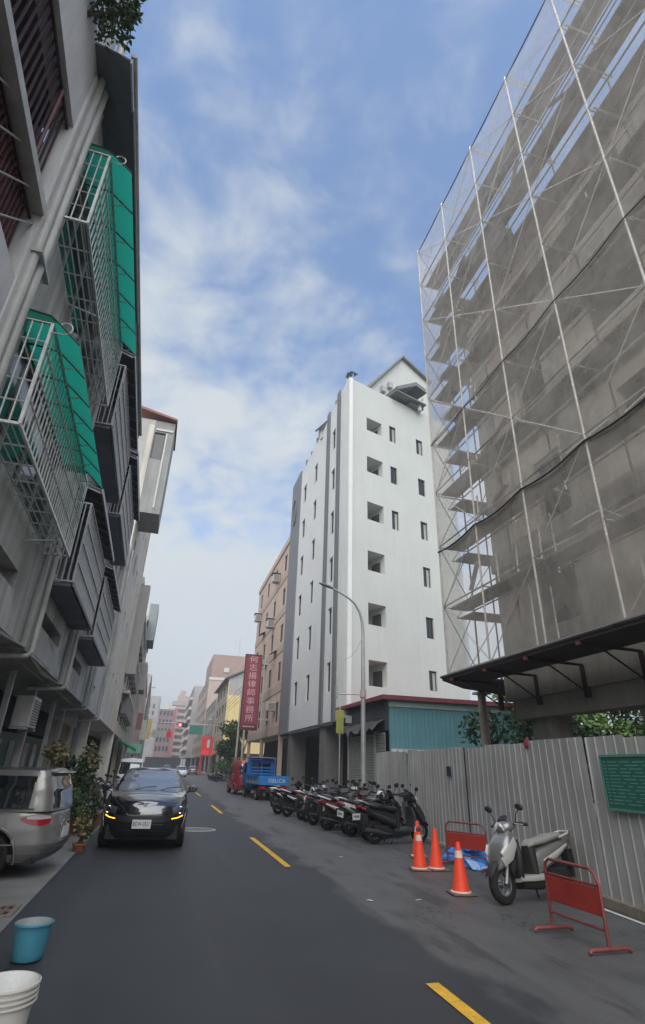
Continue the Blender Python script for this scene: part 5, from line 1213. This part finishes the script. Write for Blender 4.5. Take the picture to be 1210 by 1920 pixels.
place(T, 6.25, 36.3, -4); T.o.scale = (1.1, 1.1, 1.13)

# distant vehicles
SD = dict(L=4.4, W=1.75, H=1.45, z0=.2, n=5, bow=.1, rw=.31, ra=.38, wheels=(1.35,-1.35), crown=.03, gn=6,
    top=[(-2.2,.98),(-1,.96),(.9,.93),(2.1,.72)], low=[(0,2.1,2.1,.82),(.3,2.18,2.18,.87),(.8,2.14,2.14,.865),(1,2.05,2.08,.84)], gh=[(0,1.2,-1.9,.83),(.6,.6,-1.5,.74),(1,.2,-1.1,.62)], sw=(-1.2,.8), pillars=((-.3,-.2),))
c = Car('parked_car', 'white car stopped far down the street, right of the black SUV', 'car', SD, whitecar, 'cars far down the street').build(); place(c.t, 3.0, 92, 180); base_car = c.t.o
def far_car(label, x, y, hd, mt):
    o = copy_tree(base_car); o['label'] = label; o.location = (x, y, 0); o.rotation_euler[2] = -R_(hd)
    for ch in o.children:
        if ch.name.startswith(('body', 'cabin')):
            ch.data = ch.data.copy(); ch.data.materials[0] = mt
    return o
far_car('silver car at the far right kerb before the red shop', 5.8, 112, 0, silverp)
far_car('grey car at the far end of the road beyond the white car', 1.2, 130, 180, greycar)
WV = dict(RV, H=1.95, L=4.6, W=1.7, top=[(-2.3,1.1),(1.4,1.08),(2.3,.95)], low=[(0,2.2,2.2,.80),(.3,2.28,2.28,.845),(.9,2.25,2.26,.845),(1,2.2,2.24,.83)], gh=[(0,2.0,-2.2,.82),(.6,1.5,-2.15,.79),(.9,1.2,-2.1,.76),(1,1.0,-2.05,.7)], wheels=(1.5,-1.4), rw=.31, ra=.38, sw=(-1.9,1.3), pillars=((-.6,-.5),(.5,.6)))
c = Car('white_van', 'white van following behind the black SUV', 'van', WV, whitecar).build(); place(c.t, -1.9, 42, 180)
for sx in (-1, 1): c.t.part('headlight', MB().box(sx*.6-.14, sx*.6+.14, 2.2, 2.3, .72, .9), clearl); mirror(c.t, sx*.98, 1.5, 1.2, sx, plasticb)

# ---------------------------------------------------------------- scooters
def scooter(name, label, body, accent, seatm, group=None, helmet=False, plate_=True, box=False):
    t = Thing(name, label, 'scooter', (0,0,0), 0, group); P = t.part; r = .245
    for wy, nm in ((.64, 'front_wheel'), (-.64, 'rear_wheel')):
        o = P(nm, MB().lathe([(r*.60,-.045),(r*.88,-.055),(r*.98,-.035),(r,0),(r*.98,.035),(r*.88,.055),(r*.60,.045)], 24, (0,wy,r), 'x', closed=True), tyrem, smooth=50)
        rm = MB().lathe([(.025,-.05),(.05,-.045),(.05,.045),(.025,.05)], 12, (0,wy,r), 'x').lathe([(r*.60,-.035),(r*.55,-.03),(r*.55,.03),(r*.60,.035)], 24, (0,wy,r), 'x')
        for k in range(5):
            a = 2*math.pi*k/5; d = Vector((0, math.cos(a), math.sin(a))); rm.tube([Vector((0,wy,r))+d*.04, Vector((0,wy,r))+d*r*.57], .016, 5)
        P('rim', rm, rimm, parent=o, smooth=50)
    P('fork', MB().tube([(-.075,.64,r),(-.075,.50,.62)], .024, 8).tube([(.075,.64,r),(.075,.50,.62)], .024, 8).tube([(0,.52,.55),(0,.40,.92)], .03, 8), galv, smooth=60)
    fm = MB(); q = 12       # front mudguard arc
    for k in range(q+1):
        a = R_(20 + 130*k/q); wd = .075 if k not in (0, q) else .05
        c_ = (0, .64+(r+.035)*math.cos(a), r+(r+.035)*math.sin(a)); fm.v += [(-wd, c_[1], c_[2]-.03), (-wd*.6, c_[1], c_[2]+.012), (wd*.6, c_[1], c_[2]+.012), (wd, c_[1], c_[2]-.03)]
        if k:
            for j in range(3): b = 4*k; fm.face((b-4+j, b+j, b+j+1, b-3+j))
    P('front_mudguard', fm, plasticb if body is silv else body, smooth=60, fix=False)
    # apron: leg shield running from above the wheel up to the handlebar
    P('apron', MB().loft([((0,.74,.44),(.05,0,0),(0,-.02,.05)), ((0,.70,.50),(.13,0,0),(0,.02,.09)), ((0,.60,.60),(.20,0,0),(0,.05,.13)), ((0,.50,.72),(.21,0,0),(0,.07,.11)), ((0,.42,.83),(.16,0,0),(0,.06,.07)), ((0,.37,.90),(.10,0,0),(0,.05,.04))], 18, 2.6), body, smooth=55)
    P('leg_shield', MB().loft([((0,.36,.30),(.17,0,0),(0,.05,0)), ((0,.40,.45),(.22,0,0),(0,.06,0)), ((0,.38,.62),(.22,0,0),(0,.05,0)), ((0,.33,.78),(.15,0,0),(0,.04,0))], 16, 3), plasticb if body is silv else accent, smooth=50)
    for sx in (-1, 1): P('side_panel', MB().loft([((sx*.14,.70,.50),(.012,0,0),(0,.03,.05)), ((sx*.205,.58,.62),(.016,0,0),(0,.03,.085)), ((sx*.20,.44,.76),(.014,0,0),(0,.02,.06))], 10), accent, smooth=50)
    P('indicator', MB().loft([((-.15,.715,.60),(.02,0,.01),(0,.01,.03)), ((-.19,.61,.70),(.02,0,.01),(0,.02,.04))], 8).loft([((.15,.715,.60),(.02,0,.01),(0,.01,.03)), ((.19,.61,.70),(.02,0,.01),(0,.02,.04))], 8), clearl, smooth=50)
    P('floorboard', MB().loft([((0,.40,.30),(.17,0,0),(0,0,.05)), ((0,.10,.285),(.17,0,0),(0,0,.045)), ((0,-.16,.29),(.16,0,0),(0,0,.05))], 14, 4), accent, smooth=50)
    P('rear_body', MB().loft([((0,-.02,.42),(.10,0,0),(0,0,.14)), ((0,-.18,.50),(.16,0,0),(0,0,.17)), ((0,-.45,.58),(.175,0,0),(0,0,.15)), ((0,-.72,.66),(.14,0,0),(0,0,.11)), ((0,-.95,.73),(.07,0,0),(0,0,.06))], 18, 2.6), body, smooth=55)
    for sx in (-1, 1): P('side_stripe', MB().loft([((sx*.165,-.15,.46),(.012,0,0),(0,0,.05)), ((sx*.18,-.45,.56),(.012,0,0),(0,0,.045)), ((sx*.135,-.80,.68),(.012,0,0),(0,0,.02))], 8), accent, smooth=50)
    P('seat_base', MB().loft([((0,-.02,.33),(.13,0,0),(0,.05,0)), ((0,-.03,.50),(.12,0,0),(0,.07,0)), ((0,-.05,.69),(.10,0,0),(0,.08,0))], 14, 3), plasticb, smooth=50)
    P('belly', MB().loft([((0,.30,.22),(.11,0,0),(0,0,.06)), ((0,-.10,.20),(.13,0,0),(0,0,.07)), ((0,-.40,.30),(.13,0,0),(0,0,.12))], 12, 3), plasticb, smooth=50)
    P('inner_fairing', MB().loft([((0,.50,.36),(.12,0,0),(0,.04,.08)), ((0,.44,.50),(.15,0,0),(0,.05,.10))], 12, 2.6), plasticb, smooth=50)
    P('seat', MB().loft([((0,.02,.68),(.08,0,0),(0,0,.03)), ((0,-.08,.725),(.125,0,0),(0,0,.05)), ((0,-.30,.745),(.15,0,0),(0,0,.05)), ((0,-.52,.79),(.15,0,0),(0,0,.055)), ((0,-.74,.81),(.12,0,0),(0,0,.045)), ((0,-.84,.80),(.06,0,0),(0,0,.025))], 16, 2.8), seatm, smooth=60)
    P('grab_rail', MB().tube([(-.13,-.66,.78),(-.15,-.86,.83),(-.09,-.98,.86),(.09,-.98,.86),(.15,-.86,.83),(.13,-.66,.78)], .02, 8), accent if accent is not body else galv, smooth=60)
    P('tail_light', MB().loft([((0,-.93,.73),(.09,0,0),(0,0,.035)), ((0,-1.0,.74),(.06,0,0),(0,0,.02))], 10), taill, smooth=50)
    P('rear_mudguard', MB().box(-.07,.07,-1.0,-.86,.40,.62).box(-.05,.05,-.97,-.93,.25,.42), plasticb, bevel=.01)
    if plate_:
        o = plate(t, '', -1.015, .52, -1, .26, .14); t.part('plate_number', MB().box(-.09,.09,-1.0255,-1.0245,.50,.55), M('plate_grey_text', (.25,.25,.25), .6) if 'plate_grey_text' not in bpy.data.materials else bpy.data.materials['plate_grey_text'], parent=o)
    P('engine', MB().box(-.12,.13,-.70,-.30,.16,.40), plasticb, bevel=.03)
    P('exhaust', MB().tube([(.15,-.25,.22),(.18,-.45,.24),(.19,-.65,.28),(.19,-.98,.33)], [.02,.03,.05,.045], 10), M('exhaust', (.12,.12,.12), .4, .7) if 'exhaust' not in bpy.data.materials else bpy.data.materials['exhaust'], smooth=50)
    P('stand', MB().tube([(-.13,-.18,.2),(-.16,-.26,.0)], .014, 6).tube([(.13,-.18,.2),(.16,-.26,.0)], .014, 6), plasticb)
    hb = P('handlebar', MB().tube([(-.33,.28,.97),(-.22,.33,.99),(0,.37,.97),(.22,.33,.99),(.33,.28,.97)], .016, 8), plasticb, smooth=60)
    for sx in (-1, 1):
        P('grip', MB().tube([(sx*.23,.325,.988),(sx*.35,.27,.965)], .024, 8), plasticb, parent=hb); P('brake_lever', MB().tube([(sx*.20,.38,.985),(sx*.33,.34,.965)], .008, 5), galv, parent=hb)
        mr = P('mirror', MB().tube([(sx*.19,.34,1.0),(sx*.25,.36,1.12),(sx*.30,.35,1.17)], .008, 5), plasticb)
        P('mirror_head', MB().loft([((sx*.31,.335,1.20),(.075,0,.02),(-.01,0,.045)), ((sx*.31,.365,1.20),(.055,0,.015),(-.008,0,.033))], 12), plasticb, parent=mr, smooth=50)
    P('headlight_cowl', MB().loft([((0,.30,.97),(.15,0,0),(0,.01,.06)), ((0,.40,.95),(.16,0,0),(0,.02,.085)), ((0,.48,.92),(.11,0,0),(0,.02,.06)), ((0,.52,.90),(.05,0,0),(0,.01,.025))], 16), body, smooth=55)
    P('headlight', MB().loft([((-.045,.50,.955),(.05,0,.035),(0,.02,.045)), ((-.055,.535,.935),(.035,0,.025),(0,.012,.03))], 12).loft([((.045,.50,.955),(.05,0,-.035),(0,.02,.045)), ((.055,.535,.935),(.035,0,-.025),(0,.012,.03))], 12), clearl, smooth=55)
    P('fly_screen', MB().loft([((0,.42,1.02),(.10,0,0),(0,.01,.02)), ((0,.36,1.09),(.07,0,0),(0,.008,.015))], 12), plasticb, smooth=55)
    if box: P('top_box', MB().loft([((0,-.86,.88),(.17,0,0),(0,.15,0)), ((0,-.86,1.0),(.20,0,0),(0,.18,0)), ((0,-.86,1.14),(.17,0,0),(0,.15,0))], 16, 4), plasticb, smooth=40)
    return t
def lean(t, x, y, heading, roll=6):
    place(t, x, y, heading); t.o.rotation_mode = 'ZYX' if False else 'XYZ'; t.o.rotation_euler = (0, R_(roll), -R_(heading))
silv = M('scooter_silver', (.25,.25,.245), .3, .5, .06, 5, 0, coat=.5); pale = M('scooter_pale', (.48,.475,.46), .35, .1, .06, 5, 0, coat=.4); seatg = M('seat_grey', (.28,.27,.25), .6, 0, .1, 6)
seatb = M('seat_black', (.02,.02,.022), .5, 0, .1, 8); blk = M('scooter_black', (.015,.016,.018), .25, 0, .1, 5, 0, coat=.6); redsc = M('scooter_red', (.22,.03,.04), .3, 0, .08, 5, 0, coat=.5); dgr = M('scooter_dark_grey', (.06,.065,.07), .35, .3, .1, 5, 0, coat=.4); whi = M('scooter_white', (.66,.65,.64), .3, 0, .06, 5, 0, coat=.5); maroon = M('scooter_maroon', (.14,.02,.03), .3, 0, .08, 5, 0, coat=.5)
s = scooter('silver_scooter', 'silver scooter with grey seat standing by the hoarding behind the red barrier', silv, pale, seatg, plate_=True); lean(s, 5.90, 8.74, 254, 7); s.o.scale = (1.05, 1.05, 1.05)
row = [  # x, y (centre), heading, body, accent, label
 (6.42, 15.55, 80, blk, dgr, 'nearest black scooter in the row, beside the traffic cones'),
 (6.40, 16.5, 58, blk, blk, 'black scooter with white plate, second from the cones'),
 (6.28, 17.25, 72, whi, dgr, 'white and grey scooter with white plate, third from the cones'),
 (6.25, 18.05, 54, silv, whi, 'silver scooter with white stripes, fourth from the cones'),
 (6.05, 18.8, 78, maroon, whi, 'maroon scooter with white rails, fifth from the cones'),
 (6.12, 19.7, 50, silv, dgr, 'silver grey scooter in the middle of the row, sixth from the cones'),
 (5.95, 20.6, 64, dgr, silv, 'dark grey scooter, seventh from the cones'),
 (5.98, 21.6, 244, dgr, pale, 'grey and pale scooter facing the road, eighth from the cones'),
 (5.85, 22.7, 48, silv, whi, 'silver scooter third from the blue truck'),
 (7.35, 17.6, 70, dgr, silv, 'dark grey scooter in the second rank near the hoarding end'),
 (7.3, 19.6, 250, silv, whi, 'silver scooter in the second rank by the street lamp'),
 (7.1, 21.9, 66, whi, blk, 'white scooter in the second rank beyond the street lamp'),
 (5.72, 23.7, 68, blk, whi, 'black scooter with white side rail, second from the blue truck'),
 (5.55, 24.9, 62, blk, whi, 'black scooter nearest the blue truck, far end of the row')]
protos = {}
for i, (x, y, h, b, a, l) in enumerate(row):
    s = scooter('parked_scooter', l, b, a, seatb, 'scooters parked in a row along the kerb', plate_=i in (1, 2, 5, 9)); lean(s, x, y, h, -5 if i % 2 else 5); s.o.scale = (1.12, 1.12, 1.12)
for i, (x, y, h, l, m1) in enumerate(((-1.75, 24, 175, 'scooter parked on the left behind the black SUV', blk), (-2.1, 25.4, 178, 'second scooter on the left behind the black SUV', dgr), (-2.4, 27.0, 178, 'third scooter on the left behind the black SUV', redsc),
        (7.1, 70, 70, 'far scooter by the pale poles', blk), (6.9, 72, 66, 'far scooter next to the pale poles, second one', dgr), (6.7, 75, 66, 'far scooter before the red shop', whi))):
    s = scooter('parked_scooter', l, m1, silv if i % 2 else whi, seatb, 'scooters farther down the street', plate_=False); lean(s, x, y, h, 5)
# helmets on the nearest scooters
def helmet(label, x, y, z, mt, hd):
    t = Thing('helmet', label, 'helmet', (0,0,0), 0, 'helmets left on the scooters'); 
    t.part('shell', MB().lathe([(.0,.15),(.06,.142),(.105,.11),(.128,.06),(.132,.0),(.122,-.05),(.105,-.085),(.095,-.08),(.11,-.04)], 24, (0,0,0)), mt, smooth=60)
    t.part('visor', MB().lathe([(.137,.03),(.138,0),(.133,-.04)], 24, (0,.012,0)), cglass, smooth=60)
    t.part('liner', MB().lathe([(0,-.02),(.09,-.03),(.10,-.08)], 16, (0,0,0)), seatb); place(t, x, y, hd, z); return t
helmet('black helmet perched on the nearest scooter in the row', 6.02, 15.45, 1.08, blk, 200)
helmet('white helmet on a scooter in front of the street lamp', 6.55, 17.05, 1.05, whi, 200)
helmet('silver helmet on the far scooters', 6.2, 22.2, 1.04, silv, 190)

# ---------------------------------------------------------------- cones, barriers, tarp, buckets
conem = M('cone_orange', (.88,.075,.028), .55, 0, .08, 6, .05); coneb = M('cone_band', (.78,.60,.52), .5, 0, .1, 8); conek = M('cone_base', (.20,.13,.10), .8, 0, .25, 8)
def cone(label, x, y, band=True, top=None, s_=1):
    t = Thing('traffic_cone', label, 'traffic cone', (x, y, 0), random.uniform(-.3,.3), 'traffic cones by the hoarding')
    q = lambda pr: MB().lathe([(r*s_, z*s_) for r, z in pr], 28, (x, y, 0))
    bs = MB().box(x-.19*s_, x+.19*s_, y-.19*s_, y+.19*s_, .004, .035); t.part('base', bs, conek, bevel=.012)
    t.part('body', q([(.145,.035),(.135,.05),(.088,.44),(.083,.44)] if False else [(.15,.035),(.138,.055),(.036,.70),(.028,.72),(0,.72)]), conem, smooth=40)
    f = lambda z: .138 + (.036-.138)*(z-.055)/(.70-.055) + .003
    if band: t.part('band', q([(f(.50),.50),(f(.60),.60)]), coneb, smooth=60)
    t.part('skirt', q([(.165,.036),(.16,.05),(.142,.056)]), coneb)
    if top: t.part('cap', q([(.045,.66),(.05,.70),(.03,.74),(0,.75)]), top, smooth=50)
    return t
cone('front orange cone with white band, nearest the camera', 4.93, 9.32)
cone('orange cone with white band in the left rear group', 5.22, 11.5, True, M('cone_cap_red', (.18,.01,.015), .5))
cone('plain orange cone standing next to the blue tarp', 5.58, 11.5, False)
cone('faded orange cone hidden behind the left cones', 5.92, 13.1, True)
barm = M('barrier_red', (.40,.045,.035), .5, 0, .18, 5, .08); barp = M('barrier_panel_red', (.36,.042,.03), .5, 0, .15, 3, .06); bart = M('barrier_tube', (.24,.06,.06), .55, .2, .25, 8, .1)
def barrier(label, p0, p1, h=.76):
    p0, p1 = Vector((*p0, 0)), Vector((*p1, 0)); L = (p1-p0).length; d = (p1-p0)/L; ang = math.atan2(d.y, d.x)
    t = Thing('road_barrier', label, 'barrier', (0,0,0), 0, 'red road barriers')
    t.part('frame', MB().tube([(0,0,.05),(0,0,h-.12),(.02,0,h-.05),(.09,0,h),(L-.14,0,h),(L-.05,0,h-.04),(L,0,h-.15),(L,0,.05)], .019, 8), bart, smooth=60)
    t.part('panel', MB().box(.015, L-.015, -.012, .012, .33, .60), barp, bevel=.006)
    t.part('cross_bar', MB().tube([(0,0,.21),(L,0,.21)], .015, 8), bart); t.part('cross_bar', MB().tube([(0,0,.62),(L,0,.62)], .015, 8), bart)
    for x in (0, L): t.part('foot', MB().tube([(x,-.27,.018),(x,-.24,.045),(x,.24,.045),(x,.30,.018)], .022, 8), bart, smooth=60)
    t.o.location = p0; t.o.rotation_euler[2] = ang; return t
barrier('red metal road barrier in the right foreground', (5.02, 7.16), (5.06, 6.24), .78)
barrier('small red barrier over the blue tarp by the hoarding', (6.14, 12.1), (6.60, 11.25), .80)
tp = Thing('blue_tarp', 'crumpled blue tarpaulin heap against the hoarding', 'tarp', (6.7, 12.2, 0)); mb = MB(); rnd = random.Random(17); q = 20
for i in range(q):
    for j in range(q):
        u, v = i/(q-1), j/(q-1); hgt = (math.sin(math.pi*u)*math.sin(math.pi*v))**.6; jit = .05 if 0 < i < q-1 and 0 < j < q-1 else .02
        z = .012 + hgt*(.18+.26*math.exp(-((u-.35)/.25)**2) + .05*math.sin(13*u+5*v)+.05*math.sin(17*v-6*u)) + rnd.uniform(-.02,.045)*hgt
        mb.v.append((6.35+u*.75+rnd.uniform(-jit,jit), 11.3+v*1.7+rnd.uniform(-jit,jit), max(.01, z)))
for i in range(q-1):
    for j in range(q-1): a = i*q+j; mb.face((a, a+q, a+q+1, a+1))
tp.part('sheet', mb, M('tarp_blue', (.05,.26,.70), .45, 0, .15, 4, .05), smooth=28, fix=False)
tp.part('fold', MB().add([(6.3,11.35,.02),(6.8,11.2,.05),(6.75,11.6,.25),(6.35,11.8,.18)], [(0,1,2,3)]).add([(6.4,12.9,.03),(6.9,13.2,.10),(7.0,12.8,.45),(6.6,12.6,.40)], [(0,1,2,3)]), M('tarp_pale', (.30,.45,.70), .5))
def bucket(label, x, y, r, h, mt, inner, hand=True, rings=0):
    t = Thing('bucket', label, 'bucket', (x, y, 0), 0, 'buckets on the road')
    pr = [(0,.012),(r*.74,.012),(r*.78,.02)]
    pr += [(r*.78+(r*.97-r*.78)*k/6, .02+(h-.04)*k/6) for k in range(1, 7)]
    t.part('shell', MB().lathe(pr + [(r, h-.012), (r, h)], 36, (x,y,0)), mt, smooth=50)
    rm = MB().lathe([(r, h), (r*1.04, h-.004), (r*1.045, h-.018), (r*1.0, h-.02)], 36, (x,y,0))
    for k in range(rings): z = h-.05-.028*k; rm.lathe([(r*.965, z+.010), (r*1.03, z+.008), (r*1.03, z-.002), (r*.955, z-.004)], 36, (x,y,0))
    t.part('rim', rm, mt, smooth=40)
    t.part('inside', MB().lathe([(r*.975,h-.003),(r*.92,h*.85),(r*.85,h*.5),(r*.74,.05),(0,.045)], 36, (x,y,0)), inner, smooth=50)
    pts = []
    for k in range(13):
        a = math.pi*k/12; pts.append((x-.01+r*1.05*math.cos(a)*math.cos(-.5)+r*.3*math.sin(a)*.8, y-r*1.05*math.cos(a)*math.sin(-.5)-r*1.0*math.sin(a)*.85, h-.07-r*.9*math.sin(a)))
    if hand: t.part('handle', MB().tube(pts, .006, 6), M('handle_wire', (.5,.5,.48), .5, .3) if 'handle_wire' not in bpy.data.materials else bpy.data.materials['handle_wire'], smooth=60)
    return t
bucket('blue plastic bucket on the road edge at the left', -.985, 6.98, .175, .31, M('bucket_blue', (.06,.25,.35), .5, 0, .15, 6, .05), M('bucket_inside', (.34,.35,.35), .6, 0, .15, 6), False)
bucket('white paint bucket at the bottom left corner', -.79, 4.98, .20, .40, M('bucket_white', (.60,.57,.52), .5, 0, .08, 6, .04), M('bucket_white_in', (.72,.72,.70), .5, 0, .06, 6), True, 3)
# litter specks on the shoulder
lt = Thing('litter', 'small pale scraps of paper on the old asphalt', 'litter', (4.2, 9, 0)); rnd = random.Random(9)
for i in range(3):
    x, y = rnd.uniform(3.2, 5), rnd.uniform(6, 14); lt.part('scrap', MB().xbox(Matrix.Translation((x, y, .012)) @ Matrix.Rotation(rnd.uniform(0,3), 4, 'Z'), rnd.uniform(.05,.12), rnd.uniform(.02,.05), .005), whitep)

# ---------------------------------------------------------------- air: thin even haze over the whole place
hz = bpy.data.materials.new('haze_air'); hz.use_nodes = True; t_ = hz.node_tree
for n in list(t_.nodes): t_.nodes.remove(n)
o_ = t_.nodes.new('ShaderNodeOutputMaterial'); pv_ = t_.nodes.new('ShaderNodeVolumePrincipled'); pv_.inputs['Color'].default_value = (.93,.95,1,1); pv_.inputs['Density'].default_value = .0016; pv_.inputs['Anisotropy'].default_value = .2
t_.links.new(pv_.outputs[0], o_.inputs['Volume'])
hb_ = bpy.data.objects.new('haze', MB().box(-1600, 1600, -400, 3100, -1.0, 42).mesh('haze', hz)); COL.objects.link(hb_); hb_['kind'] = 'stuff'; hb_['label'] = 'thin pale haze in the street air'
scn.cycles.volume_bounces = 0
